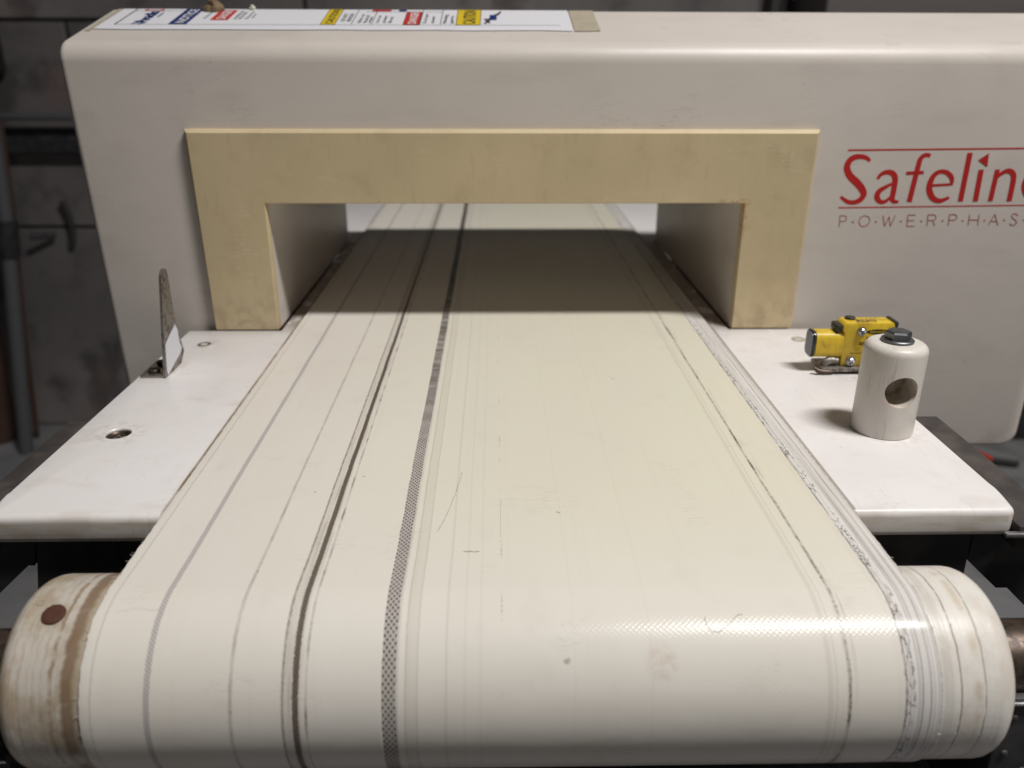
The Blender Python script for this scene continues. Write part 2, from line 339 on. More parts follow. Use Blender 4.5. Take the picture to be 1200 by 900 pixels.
MT = dict(dulltan=flat('dull_tan_pin', (0.36, 0.30, 0.22), 0.8), dullsteel=mat_steel('dull_grimy_steel', (0.34, 0.315, 0.29), 0.42, 0.3, (0.10, 0.08, 0.065)), belt=mat_belt(), slab=mat_slab(), paint=mat_paint(), frame=mat_frame(), roller=mat_roller(), post=mat_post(),
    steel=mat_steel('worn_steel', (0.42, 0.39, 0.35), 0.33, 0.22, (0.16, 0.12, 0.09)), bolt=mat_steel('oily_bolt_steel', (0.21, 0.22, 0.23), 0.36, 0.1),
    rust=mat_steel('rusty_screw', (0.11, 0.05, 0.035), 0.75, 0.5, (0.09, 0.035, 0.02)), shaft=mat_steel('brown_shaft_steel', (0.11, 0.085, 0.07), 0.36, 0.3, (0.05, 0.03, 0.02)),
    chrome=mat_steel('bright_screw_steel', (0.65, 0.66, 0.68), 0.2, 0.05), black=mat_black(), rail=mat_rail(), yellow=mat_yellow(),
    floor=mat_concrete('concrete_floor', (0.23, 0.23, 0.24), (0.32, 0.315, 0.315)), wall=mat_concrete('dark_painted_block', (0.155, 0.145, 0.142), (0.205, 0.188, 0.182)),
    joint=flat('joint_mortar', (0.06, 0.055, 0.055), 0.9), red=flat('red_print', (0.50, 0.020, 0.018), 0.45, var=0.2, scale=500),
    fadedred=flat('faded_red_print', (0.36, 0.075, 0.07), 0.5, var=0.4, scale=250), paper=flat('label_paper', (0.80, 0.79, 0.83), 0.35, var=0.03),
    tape=flat('aged_tape', (0.50, 0.44, 0.33), 0.3, var=0.35, scale=120), navy=flat('navy_print', (0.012, 0.03, 0.16), 0.4), redp=flat('label_red', (0.55, 0.03, 0.02), 0.4),
    yel=flat('label_yellow', (0.72, 0.52, 0.02), 0.4), ink=flat('black_print', (0.025, 0.022, 0.025), 0.45), white=flat('white_print', (0.78, 0.77, 0.78), 0.4, var=0.04),
    dark=flat('dark_rubber', (0.03, 0.028, 0.027), 0.5), lens=flat('smoked_lens', (0.035, 0.04, 0.045), 0.18), brown=flat('brown_clod', (0.20, 0.14, 0.08), 0.85, var=0.5, scale=300, bump=1.0),
    cream=flat('cream_crumb', (0.6, 0.55, 0.45), 0.8), pipe=flat('grey_conduit', (0.12, 0.122, 0.125), 0.5, var=0.2, scale=12), darkpipe=flat('dark_conduit', (0.045, 0.042, 0.04), 0.5, var=0.3, scale=10),
    copper=flat('rusty_pipe', (0.085, 0.045, 0.03), 0.7, var=0.4, scale=20), redobj=flat('red_plastic', (0.62, 0.06, 0.03), 0.45), foil=flat('white_tape', (0.72, 0.73, 0.78), 0.5, var=0.12, scale=500, bump=0.8),
    scratch=flat('scratch_dark', (0.17, 0.13, 0.10), 0.8), thread=flat('frayed_thread', (0.66, 0.62, 0.57), 0.8), groove=flat('grey_plug', (0.56, 0.52, 0.47), 0.5, var=0.2), dull=flat('dull_grey_panel', (0.17, 0.15, 0.145), 0.6, var=0.2, scale=6))

# ------------------------------------------------------------------ object helpers
def link(name, bm, mat, parent=None, smooth=35, loc=None):
    me = bpy.data.meshes.new(name); bmesh.ops.recalc_face_normals(bm, faces=bm.faces) if bm.faces else None
    bm.to_mesh(me); bm.free()
    if loc is not None:                                    # geometry is given in world mm; put the origin at loc
        pass
    me.transform(Matrix.Scale(M, 4))
    if mat is not None: me.materials.append(mat)
    if smooth:
        for p in me.polygons: p.use_smooth = True
        me.set_sharp_from_angle(angle=math.radians(smooth))
    o = bpy.data.objects.new(name, me); C.objects.link(o)
    if loc is not None:
        me.transform(Matrix.Translation(-Vector(loc)*M)); o.location = Vector(loc)*M
    if parent is not None:
        o.parent = parent; o.matrix_parent_inverse = Matrix.Identity(4)
        if loc is not None: o.location = Vector(loc)*M - origin(parent)
        else: me.transform(Matrix.Translation(-origin(parent)))
    return o
def origin(o):
    v = Vector((0, 0, 0))
    while o is not None: v += o.location; o = o.parent
    return v
def thing(name, label, cat, loc=(0, 0, 0), group=None):
    o = bpy.data.objects.new(name, None); C.objects.link(o); o.location = Vector(loc)*M; o.empty_display_size = 0.02
    o['label'] = label; o['category'] = cat
    if group: o['group'] = group
    return o
def tag(o, label, cat, group=None):
    o['label'] = label; o['category'] = cat
    if group: o['group'] = group
    return o
def box(bm, x0, x1, y0, y1, z0, z1, bev=0.0, seg=2):
    n = bmesh.new(); bmesh.ops.create_cube(n, size=1)
    for v in n.verts: v.co = ((x0+x1)/2+v.co.x*(x1-x0), (y0+y1)/2+v.co.y*(y1-y0), (z0+z1)/2+v.co.z*(z1-z0))
    if bev: bmesh.ops.bevel(n, geom=n.edges[:], offset=bev, segments=seg, affect='EDGES', profile=0.5)
    join(bm, n)
def join(bm, n):
    me = bpy.data.meshes.new('tmp'); n.to_mesh(me); n.free(); bm.from_mesh(me); bpy.data.meshes.remove(me)
def lathe(bm, prof, origin_, axis='Z', seg=48):
    """prof: list of (radius, height) along axis"""
    n = bmesh.new(); rings = []
    for r, h in prof:
        ring = []
        for i in range(seg if r > 1e-6 else 1):
            a = 2*math.pi*i/seg; p = (r*math.cos(a), r*math.sin(a), h)
            if axis == 'X': p = (h, p[0], p[1])
            if axis == 'Y': p = (p[0], h, p[1])
            ring.append(n.verts.new(Vector(p)+Vector(origin_)))
        rings.append(ring)
    for a, b in zip(rings, rings[1:]):
        for i in range(seg):
            j = (i+1) % seg
            if len(a) == 1 and len(b) == 1: continue
            if len(a) == 1: n.faces.new((a[0], b[i], b[j]))
            elif len(b) == 1: n.faces.new((a[i], a[j], b[0]))
            else: n.faces.new((a[i], a[j], b[j], b[i]))
    join(bm, n)
def rprof(r, h0, h1, e, k=4, e0=None):
    """solid cylinder profile with rounded rims"""
    e0 = e if e0 is None else e0
    p = [(0, h0)]
    for i in range(k+1):
        a = math.pi/2*i/k; p.append((r-e0+e0*math.sin(a), h0+e0-e0*math.cos(a)))
    for i in range(k+1):
        a = math.pi/2*i/k; p.append((r-e+e*math.cos(a), h1-e+e*math.sin(a)))
    return p+[(0, h1)]
def tube(bm, pts, r, seg=8, cap=True):
    n = bmesh.new(); pts = [Vector(p) for p in pts]; rings = []
    for i, p in enumerate(pts):
        d = (pts[min(i+1, len(pts)-1)]-pts[max(i-1, 0)]).normalized()
        a = d.orthogonal().normalized() if i == 0 else (prev - prev.dot(d)*d).normalized()
        prev = a; b = d.cross(a); rr = r[i] if isinstance(r, list) else r
        rings.append([n.verts.new(p+rr*(math.cos(2*math.pi*k/seg)*a+math.sin(2*math.pi*k/seg)*b)) for k in range(seg)])
    for a, b in zip(rings, rings[1:]):
        for k in range(seg): n.faces.new((a[k], a[(k+1) % seg], b[(k+1) % seg], b[k]))
    if cap: n.faces.new(rings[0][::-1]); n.faces.new(rings[-1])
    join(bm, n)
def prism(bm, poly, axis, a, b):
    """extrude a 2-D polygon; axis 'Y': poly is (x,z); axis 'X': poly is (y,z); axis 'Z': poly is (x,y)"""
    f = {'Y': lambda p, h: (p[0], h, p[1]), 'X': lambda p, h: (h, p[0], p[1]), 'Z': lambda p, h: (p[0], p[1], h)}[axis]
    n = bmesh.new(); A = [n.verts.new(f(p, a)) for p in poly]; B = [n.verts.new(f(p, b)) for p in poly]; k = len(poly)
    n.faces.new(A); n.faces.new(B[::-1])
    for i in range(k): n.faces.new((A[i], B[i], B[(i+1) % k], A[(i+1) % k]))
    join(bm, n)
def ribbon(bm, pts, f, lift=0.0):
    """variable-width stroke; pts = (a, b, width); f maps (a, b, lift) to a world point"""
    n = len(pts); L = []; Rr = []
    for i, (a, b, wd) in enumerate(pts):
        p0 = pts[max(i-1, 0)]; p1 = pts[min(i+1, n-1)]; dx, dy = p1[0]-p0[0], p1[1]-p0[1]; l = math.hypot(dx, dy) or 1
        nx, ny = -dy/l*wd/2, dx/l*wd/2
        L.append(bm.verts.new(f(a+nx, b+ny, lift))); Rr.append(bm.verts.new(f(a-nx, b-ny, lift)))
    for i in range(n-1): bm.faces.new((L[i], Rr[i], Rr[i+1], L[i+1]))
def smooth_path(pts, k=4):
    if len(pts) < 3: return pts
    out = []; n = len(pts)
    for i in range(n-1):
        p = [pts[max(i-1, 0)], pts[i], pts[i+1], pts[min(i+2, n-1)]]
        for j in range(k):
            t = j/k
            out.append(tuple(0.5*((2*p[1][c])+(-p[0][c]+p[2][c])*t+(2*p[0][c]-5*p[1][c]+4*p[2][c]-p[3][c])*t*t+(-p[0][c]+3*p[1][c]-3*p[2][c]+p[3][c])*t**3) for c in range(len(p[0]))))
    return out+[pts[-1]]
def text_bm(s, size, mat4, squeeze=1.0, shear=0.0, bold=0.0):
    cu = bpy.data.curves.new('t', 'FONT'); cu.body = s; cu.size = size; cu.shear = shear; cu.offset = bold
    cu.align_x = 'LEFT'; cu.resolution_u = 3; o = bpy.data.objects.new('t', cu); C.objects.link(o)
    bpy.context.view_layer.update()
    me = bpy.data.meshes.new_from_object(o.evaluated_get(bpy.context.evaluated_depsgraph_get()))
    bpy.data.objects.remove(o); bpy.data.curves.remove(cu)
    me.transform(mat4 @ Matrix.Diagonal((squeeze, 1, 1, 1)))
    bm = bmesh.new(); bm.from_mesh(me); bpy.data.meshes.remove(me); return bm

# ================================================================== THE SETTING
def struct(o): o['kind'] = 'structure'; return o
FZ = -900.0; WY = 1790.0
bm = bmesh.new(); box(bm, -12000, 12000, -14000, 12000, FZ-60, FZ)
struct(link('floor', bm, MT['floor'], smooth=0))
bm = bmesh.new(); box(bm, -5000, 5000, WY+14, WY+160, FZ, 3200)
wall = struct(link('wall', bm, MT['joint'], smooth=0))
zs = [FZ, -283, 257, 797, 1337, 1877, 2417, 2957]
for r in range(len(zs)-1):
    for k in range(-4, 5):
        x0 = k*1250 + (625 if r % 2 else 0) - 500
        bm = bmesh.new(); box(bm, x0+5, x0+1245, WY, WY+13, zs[r]+4, zs[r+1]-4, 3, 1)
        link('wall_block', bm, MT['wall'], wall, loc=(x0+625, WY, (zs[r]+zs[r+1])/2))
# conduit along the wall
c = thing('wall_conduit', 'thin grey conduit running level across the dark block wall', 'pipe', (-1200, 1700, 20))
bm = bmesh.new(); tube(bm, [(-4200, 1700, 24), (-300, 1700, 24)], 9, 16); link('conduit_tube', bm, MT['pipe'], c)
bm = bmesh.new(); box(bm, -4200, -300, 1745, 1789, -75, -8, 4); link('conduit_shadow', bm, MT['black'], c)  # black box standing in for the shadow below the conduit
# leaning grey pipe and thin rusty pipe at the left
g1 = thing('wall_pipe', 'grey pipe leaning against the dark wall at the left edge', 'pipe', (-1370, 1600, -900))
bm = bmesh.new(); tube(bm, [(-1372, 1600, -899), (-1303, 1640, -230), (-1262, 1640, 300)], 19, 16); link('pipe_tube', bm, MT['pipe'], g1)
bm = bmesh.new(); tube(bm, [(-1311, 1635, -330), (-1303, 1640, -235)], 27, 16); link('pipe_coupling', bm, MT['black'], g1)
bm = bmesh.new(); tube(bm, [(-1295, 1700, 10), (-1312, 1700, -200), (-1352, 1690, -560), (-1385, 1690, -890)], 7, 12)
tag(link('rusty_pipe', bm, MT['copper']), 'thin rusty brown pipe beside the leaning grey pipe', 'pipe')
bm = bmesh.new(); tube(bm, [(-1500, 1690, 300), (-1470, 1690, -300), (-1500, 1690, -890)], 55, 16)
tag(link('brown_pipe', bm, MT['copper']), 'wide brown pipe at the very left edge behind the grey pipe', 'pipe')
h = thing('hose_hook', 'dark ring hook fixed on the wall beside the pipe coupling', 'hook', (-1255, 1760, -290))
bm = bmesh.new(); tube(bm, [(-1252+52*math.sin(a*0.42), 1770, -275+105*math.cos(a*0.42)) for a in range(2, 6)], 9, 10); link('ring', bm, MT['darkpipe'], h)
bm = bmesh.new(); tube(bm, [(-1300, 1730, -300), (-1250, 1770, -300)], 8, 10); link('arm', bm, MT['black'], h)
j = thing('junction_box', 'dark box on the wall in the upper left corner', 'box', (-1330, 1740, 190))
bm = bmesh.new(); box(bm, -1400, -1292, 1700, 1789, 120, 330, 20, 3); link('box_body', bm, MT['dark'], j)
bm = bmesh.new(); box(bm, -1390, -1300, 1694, 1700, 135, 315, 3, 2); link('box_lid', bm, MT['black'], j)
# right side, above and below the detector head
bm = bmesh.new(); box(bm, 700, 735, 1720, 1789, FZ, 900, 4)
tag(link('wall_post', bm, MT['dark']), 'narrow black post on the wall above the detector head', 'post')
e = thing('wall_cabinet', 'dull grey cabinet behind the top right of the detector head', 'cabinet', (1100, 1600, 250))
bm = bmesh.new(); box(bm, 760, 1500, 1500, 1789, 205, 900, 8); link('cabinet_body', bm, MT['dull'], e)
bm = bmesh.new(); box(bm, 985, 1420, 1460, 1499, 196, 236, 5); link('cabinet_handle', bm, MT['black'], e)
bm = bmesh.new(); box(bm, 1180, 1300, 1430, 1459, 200, 226, 4); link('cabinet_label_plate', bm, MT['pipe'], e)
k = thing('red_tool', 'blurred red plastic tool lying on the floor under the detector head', 'tool', (1290, 1500, FZ))
bm = bmesh.new(); tube(bm, [(1215, 1500, FZ+26), (1260, 1500, FZ+34), (1330, 1490, FZ+26), (1390, 1480, FZ+18)], [16, 30, 24, 12], 14); link('tool_body', bm, MT['redobj'], k)
bm = bmesh.new(); tube(bm, [(1385, 1480, FZ+18), (1460, 1460, FZ+14)], 9, 10); link('tool_shaft', bm, MT['dark'], k)
bm = bmesh.new(); box(bm, 1150, 2600, 1640, 1788, FZ, FZ+95, 6)
tag(link('floor_kerb', bm, MT['black'], loc=(1800, 1700, FZ)), 'low black kerb along the foot of the wall at the right', 'kerb')

# ================================================================== CONVEYOR
RY, RZ, RR = -314.4, -36.8, 36.8
FY = 640.0
conv = thing('conveyor', 'white belt conveyor with worn cream belt running through the detector', 'conveyor', (0, -150, FZ))
# slider bed, one slab: wide infeed, narrow neck through the tunnel, wide outfeed
bm = bmesh.new()
prism(bm, [(-230, -258.2), (226.6, -258.2), (226.6, -0.4), (164.5, -0.4), (164.5, 306), (225, 306), (225, 600), (-227, 600), (-227, 306), (-161.8, 306), (-161.8, -0.4), (-228, -0.4)], 'Z', -17, -3)
vert = [e for e in bm.edges if abs(e.verts[0].co.z-e.verts[1].co.z) > 5 and e.verts[0].co.y < -250]
bmesh.ops.bevel(bm, geom=vert, offset=5, segments=5, affect='EDGES', profile=0.5)
fr = [e for e in bm.edges if abs(e.verts[0].co.z-e.verts[1].co.z) < 0.1 and (e.verts[0].co.y+e.verts[1].co.y)/2 < -251]
bmesh.ops.bevel(bm, geom=fr, offset=3.4, segments=5, affect='EDGES', profile=0.5, clamp_overlap=True)
sd = [e for e in bm.edges if abs(e.verts[0].co.z+3) < 0.05 and abs(e.verts[1].co.z+3) < 0.05 and e.verts[0].co.y > -254 and len(e.link_faces) == 2 and abs(e.link_faces[0].normal.z-e.link_faces[1].normal.z) > 0.5]
bmesh.ops.bevel(bm, geom=sd, offset=0.9, segments=2, affect='EDGES', profile=0.5)
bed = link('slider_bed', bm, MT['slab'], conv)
def cut_with(target, cb):
    cutter = link('cutter', cb, None, None, smooth=0)
    md_ = target.modifiers.new('cut', 'BOOLEAN'); md_.object = cutter; md_.solver = 'EXACT'; md_.operation = 'DIFFERENCE'
    bpy.context.view_layer.update()
    me_ = bpy.data.meshes.new_from_object(target.evaluated_get(bpy.context.evaluated_depsgraph_get()))
    target.modifiers.clear(); target.data = me_; bpy.data.objects.remove(cutter)
    for p_ in me_.polygons: p_.use_smooth = True
    me_.set_sharp_from_angle(angle=math.radians(35))
cb = bmesh.new(); lathe(cb, [(0, -8), (6.4, -8), (6.4, -3.6), (7.4, -2.4), (7.4, 4), (0, 4)], (-206.5, -173.4, 0), 'Z', 32); cut_with(bed, cb)
# slab screws
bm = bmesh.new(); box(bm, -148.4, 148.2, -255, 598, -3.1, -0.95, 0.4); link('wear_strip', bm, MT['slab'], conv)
def screw_at(x, y, z, r, mat, parent, name='screw'):
    b = bmesh.new(); lathe(b, [(0, z-2.2), (r*0.55, z-2.1), (r*0.62, z-1.2), (r*0.8, z-0.9), (r*0.92, z-0.35), (r, z+0.12), (r*1.08, z+0.10), (r*1.12, z-0.6)], (x, y, 0), 'Z', 32)
    s = link(name, b, mat, parent)
    for rot in (0.4, 0.4+math.pi/2):
        b = bmesh.new(); box(b, -r*0.55, r*0.55, -r*0.13, r*0.13, -0.2, 0.25, 0.05, 1)
        bmesh.ops.transform(b, matrix=Matrix.Translation((x, y, z-1.15)) @ Matrix.Rotation(rot, 4, 'Z'), verts=b.verts)
        link('screw_slot', b, MT['steel'], s)
    return s
s = screw_at(-206.5, -173.4, -4.4, 5.6, MT['shaft'], bed); s['label'] = 'dark countersunk cross-head screw'
bm = bmesh.new(); lathe(bm, [(0, -2.9), (5.2, -2.88), (5.6, -2.85), (5.9, -3.3)], (-206.0, -29.5, 0), 'Z', 32)
s = link('screw_plug', bm, MT['groove'], bed); s['label'] = 'pale grey flush plug'
bm = bmesh.new(); lathe(bm, [(2.4, -2.84), (4.4, -2.82), (4.6, -2.9)], (-207.5, -30.5, 0), 'Z', 28); link('plug_ring', bm, MT['steel'], s)
bm = bmesh.new(); lathe(bm, [(0, -2.9), (5.2, -2.88), (5.6, -2.85), (5.9, -3.3)], (208.5, -24.0, 0), 'Z', 32)
s = link('screw_plug', bm, MT['groove'], bed)
bm = bmesh.new(); lathe(bm, [(2.6, -2.84), (4.6, -2.82), (4.8, -2.9)], (207.5, -25.0, 0), 'Z', 28); link('plug_ring', bm, MT['dulltan'], s)

# belt: closed loop, UV in millimetres (u across, v along)
def belt_path():
    P = []; y = FY; st = 1.5
    y = FY
    while y > RY: P.append((y, 0.0, y, 0, 1)); y -= st if y < 60 else 6
    n = 84
    for i in range(n+1):
        a = math.pi*i/n; P.append((RY-RR*math.sin(a), RZ+RR*math.cos(a), RY-RR*a, -math.sin(a), math.cos(a)))
    y = RY+st; v = RY-RR*math.pi
    while y < FY: P.append((y, RZ-RR, v-(y-RY), 0, -1)); y += 5
    v = v-(FY-RY)
    for i in range(25):
        a = math.pi*i/24; P.append((FY+RR*math.sin(a), RZ-RR*math.cos(a), v-RR*a, math.sin(a), -math.cos(a)))
    return P
P = belt_path(); bm = bmesh.new(); uv = bm.loops.layers.uv.new('UVMap')
cols = [-150, -149, -146, -120, -90, -60, -30, 0, 30, 60, 90, 120, 137, 143, 148.6, 149.7]
TH = 0.8; outer = []; inner = []; Q = []
def fray(v, side):
    a = (mnoise.noise((v*0.9, side*7.0, 0))*0.55+mnoise.noise((v*0.12, side*3.0, 4.0))*0.45)*(1.0 if v < -285 else 0.4)
    return a*(1.0 if side < 0 else 0.55)
for (y, z, v, ny, nz) in P:
    ro = []
    for c_ in cols:
        x = c_; dz = 0.0
        if c_ == cols[0]: x += fray(v, -1); dz = -0.15
        if c_ == cols[-1]: x += fray(v, 1); dz = -0.10
        if c_ in (137, 143): dz = -0.12+0.10*mnoise.noise((v*0.02, c_, 0))
        ro.append((bm.verts.new((x, y+ny*dz, z+nz*dz)), x, v))
    outer.append(ro)
    inner.append([bm.verts.new((ro[0][1], y-ny*TH, z-nz*TH)), bm.verts.new((ro[-1][1], y-ny*TH, z-nz*TH))])
def face(vs, uvs):
    f = bm.faces.new(vs)
    for l, q in zip(f.loops, uvs): l[uv].uv = q
N_ = len(P)
for i in range(N_-1):
    a, b = outer[i], outer[i+1]
    for k_ in range(len(cols)-1):
        q = (a[k_], a[k_+1], b[k_+1], b[k_]); face([t[0] for t in q], [(t[1], t[2]) for t in q])
    ia, ib = inner[i], inner[i+1]
    face((ia[0], ib[0], ib[1], ia[1]), [(0, 0)]*4)
    face((a[0][0], b[0][0], ib[0], ia[0]), [(a[0][1], a[0][2]), (b[0][1], b[0][2]), (b[0][1], b[0][2]), (a[0][1], a[0][2])])
    face((a[-1][0], ia[1], ib[1], b[-1][0]), [(149.9, a[0][2]), (149.9, a[0][2]), (149.9, b[0][2]), (149.9, b[0][2])])
belt = link('belt', bm, MT['belt'], conv, smooth=40)
def on_belt(u, v, h=0.1):
    if v > RY: return Vector((u, v, h))
    a = (RY-v)/RR; return Vector((u, RY-(RR+h)*math.sin(a), RZ+(RR+h)*math.cos(a)))
# frayed threads along both belt edges
bm = bmesh.new()
for i in range(230):
    side = random.choice((-1, -1, 1)); v = random.uniform(-395, 0) if random.random() < 0.8 else random.uniform(0, 300)
    x = -149.8 if side < 0 else 149.6; L = random.uniform(0.5, 2.2 if side < 0 else 1.4); d = random.uniform(-1.6, 1.6); up = random.uniform(-0.9, 0.5)
    pts = [on_belt(x+side*t*L, v+d*t*t, -0.4+up*t) for t in (0, 0.35, 0.7, 1.0)]
    tube(bm, pts, 0.075, 3, False)
o = link('frayed_edge', bm, MT['thread'], belt); o['kind'] = 'stuff'
# cracks, nicks and a hair on the belt
def mark(name, pts, wd, mat, parent=belt):
    b = bmesh.new(); pp = []
    for (u0, v0), (u1, v1) in zip(pts, pts[1:]):
        n = max(2, int(math.hypot(u1-u0, v1-v0)/0.8))
        for i in range(n):
            t = i/n; pp.append((u0+(u1-u0)*t+random.uniform(-.18, .18), v0+(v1-v0)*t, wd*random.uniform(0.5, 1.2)))
    pp.append((*pts[-1], wd*0.3)); ribbon(b, pp, lambda a, c, l: on_belt(a, c, 0.04))
    return link(name, b, mat, parent)
mark('crack', [(-22.3, -224.7), (-23.5, -235.5), (-24.9, -246.6), (-27.2, -261.4), (-29.0, -269.7), (-31.0, -277.7)], 0.17, MT['scratch'])
mark('nick', [(-19.5, -291.7), (-18, -292.1), (-16.4, -291.8), (-15, -292.3), (-13, -291.8)], 0.55, MT['scratch'])
mark('crack', [(-4.2, -250.7), (-4.6, -262), (-4.5, -282)], 0.10, MT['scratch'])
mark('crack', [(-143, -326), (-136, -324.5), (-131, -325.5), (-126, -325)], 0.22, MT['groove'])
mark('nick', [(20, -262), (21.5, -263)], 0.4, MT['scratch'])
bm = bmesh.new()
hp = smooth_path([(68.6, -330.5, .3), (68.8, -333.5, .3), (71.1, -336.0, .3), (74.0, -335.4, .3), (76.8, -333.0, .3), (80.5, -330.0, .3), (82.5, -329.8, .6)], 12)
tube(bm, [on_belt(*p) for p in hp], 0.055, 5); tag(link('hair', bm, MT['scratch']), 'fine curled hair lying on the front curve of the belt', 'hair')

# rollers
def roller(y, x0, x1, name, parent):
    b = bmesh.new(); lathe(b, rprof(35.9, x0, x1, 7.5, 6), (0, y, RZ), 'X', 96)
    return link(name, b, MT['roller'], parent, loc=(0, y, RZ))
rol = roller(RY, -181.4, 179.4, 'front_roller', conv)
roller(FY, -178, 176, 'rear_roller', conv)
# rust screw in the left end of the roller: seated along the surface normal
def frame_on_roller(x, ang):   # ang measured from straight up towards the viewer
    n = Vector((0, -math.sin(ang), math.cos(ang))); return Vector((x, RY, RZ))+n*35.9, n
p, n = frame_on_roller(-165.3, math.radians(18.5)); q = n.to_track_quat('Z', 'Y').to_matrix().to_4x4()
bm = bmesh.new(); lathe(bm, [(0, 0.75), (1.4, 0.8), (2.6, 0.85), (3.6, 0.75), (4.1, 0.5), (4.3, -0.6)], (0, 0, 0), 'Z', 28)
for v_ in bm.verts: v_.co.z += 0.25*mnoise.noise(v_.co*0.9)
bmesh.ops.transform(bm, matrix=Matrix.Translation(p) @ q, verts=bm.verts); s = link('screw', bm, MT['rust'], rol); s['label'] = 'rusty brown screw head'
bm = bmesh.new(); box(bm, -2.6, 2.6, -0.5, 0.5, 0.2, 0.62, 0.1, 1); bmesh.ops.transform(bm, matrix=Matrix.Translation(p) @ q @ Matrix.Rotation(0.5, 4, 'Z'), verts=bm.verts); bm.free()
p, n = frame_on_roller(-172.2, math.radians(10)); q = n.to_track_quat('Z', 'Y').to_matrix().to_4x4()
bm = bmesh.new(); lathe(bm, [(0, 0.06), (1.0, 0.08), (1.15, 0.22), (1.4, 0.18), (1.5, -0.3)], (0, 0, 0), 'Z', 20); bmesh.ops.transform(bm, matrix=Matrix.Translation(p) @ q, verts=bm.verts); link('pin', bm, MT['dulltan'], rol)
# shaft, side rails, cross sheet, brackets, legs
for side in (-1, 1):
    b = bmesh.new(); lathe(b, rprof(14.5, 178.0, 262, 1.5, 3), (0, 0, 0), 'X', 32)
    bmesh.ops.transform(b, matrix=Matrix.Translation((0, RY, RZ+1)) @ Matrix.Rotation(0 if side > 0 else math.pi, 4, 'Z'), verts=b.verts); link('shaft', b, MT['shaft'], conv)
for side in (-1, 1):
    x0, x1 = (226.5, 249.5) if side > 0 else (-249.0, -228.5)
    b = bmesh.new(); box(b, x0, x1, -261, -141, -22, -10, 1.0); link('side_rail', b, MT['rail'], conv)
b = bmesh.new(); box(b, 219.5, 262, -263.6, -261.2, -14.2, -12.0, 0.5); o = link('trim_strip', b, MT['chrome'], conv)
b = bmesh.new(); prism(b, [(211.8, -17.1), (211.8, -32.7), (228.5, -48.2), (233.8, -48.2), (245.8, -59.6), (284, -96.7), (284, -14.4), (228, -14.4), (228, -17.1)], 'Y', -253.2, -250); link('end_plate', b, MT['black'], conv)
b = bmesh.new(); prism(b, [(-212, -17.1), (-215.5, -31.2), (-218, -31.0), (-235.2, -46.8), (-284, -92.6), (-284, -14.4), (-228, -14.4), (-228, -17.1)], 'Y', -253.2, -250); link('end_plate', b, MT['black'], conv)
b = bmesh.new(); prism(b, [(-211.5, -17.1), (-218.6, -54), (-212, -66), (211, -66), (212, -47), (211, -17.1)], 'Y', -253, -250)
cs = link('cross_sheet', b, MT['black'], conv)
b = bmesh.new(); box(b, -177.5, -176.5, -253.8, -253.05, -60, -17.2); link('sheet_seam', b, MT['dark'], cs)
for side in (-1, 1):
    x0, x1 = (187.2, 270) if side > 0 else (-270, -193)
    zt = -42 if side > 0 else -64
    b = bmesh.new(); box(b, x0, x1, -331, -290, -112, zt, 1.2)
    bb = link('bearing_block', b, MT['black'], conv)
    b = bmesh.new(); box(b, x0, x1, -332.4, -331.1, zt-2.2, zt-0.9, 0.3); link('block_edge', b, MT['chrome'], bb)
    for k_ in range(4):
        b = bmesh.new(); lathe(b, [(0, 1.2), (1.2, 0.8), (1.6, 0)], (0, 0, 0), 'Z', 12)
        bmesh.ops.transform(b, matrix=Matrix.Translation((side*(192+(k_ % 2)*9), -331, zt-9-k_*9)) @ Matrix.Rotation(math.pi/2, 4, 'X'), verts=b.verts); link('rivet', b, MT['rail'], bb)
b = bmesh.new(); box(b, -240, 240, -332, -20, -124, -120, 1); link('under_shade_sheet', b, MT['black'], conv)  # black sheet added to keep the shaded gap below the roller dark
for x in (-180, 180):
    for y in (-60, 560):
        b = bmesh.new(); box(b, x-20, x+20, y-20, y+20, FZ, -124, 2); link('leg', b, MT['black'], conv)
    b = bmesh.new(); box(b, x-15, x+15, 300, 600, -124, -84, 2); link('frame_bar', b, MT['black'], conv)

# ================================================================== DETECTOR HEAD
det = thing('metal_detector', 'grey-white metal detector head with tan-framed tunnel and red lettering', 'metal detector', (60, 130, FZ))
XL, XR = -283.2, 405.0
bm = bmesh.new()
prism(bm, [(6, -105), (6, 188.7), (100, 213), (195, 213), (250, 196), (250, -105)], 'X', XL, XR)
bmesh.ops.recalc_face_normals(bm, faces=bm.faces)
def ed(f): return [e for e in bm.edges if f((e.verts[0].co+e.verts[1].co)/2, (e.verts[1].co-e.verts[0].co))]
# main front-top arris and everything round the front
top = ed(lambda m, d: abs(m.y-6) < .1 and m.z > 180 and abs(d.x) > 100)
bmesh.ops.bevel(bm, geom=top, offset=10.8, segments=7, affect='EDGES', profile=0.5)
corner = ed(lambda m, d: m.z < -104.9 and abs(d.y) > 100)
bmesh.ops.bevel(bm, geom=corner, offset=14, segments=6, affect='EDGES', profile=0.5)
rim = [e for e in bm.edges if len(e.link_faces) == 2 and e.calc_face_angle() > 0.7 and (all(v.co.x < XL+.1 for v in e.verts) or all(v.co.x > XR-.1 for v in e.verts) or all(v.co.y < 6.1 and v.co.z < -90 for v in e.verts))]
bmesh.ops.bevel(bm, geom=rim, offset=5, segments=4, affect='EDGES', profile=0.5)
ridge = ed(lambda m, d: abs(m.y-100) < 1 and m.z > 212 and abs(d.x) > 100)
bmesh.ops.bevel(bm, geom=ridge, offset=4, segments=3, affect='EDGES', profile=0.5)
for v_ in bm.verts:                                    # the moulded case flares slightly towards the top
    if v_.co.x < 0: v_.co.x -= 6.0*max(0.0, (v_.co.z+45)/230)
head = link('detector_body', bm, MT['paint'], det)
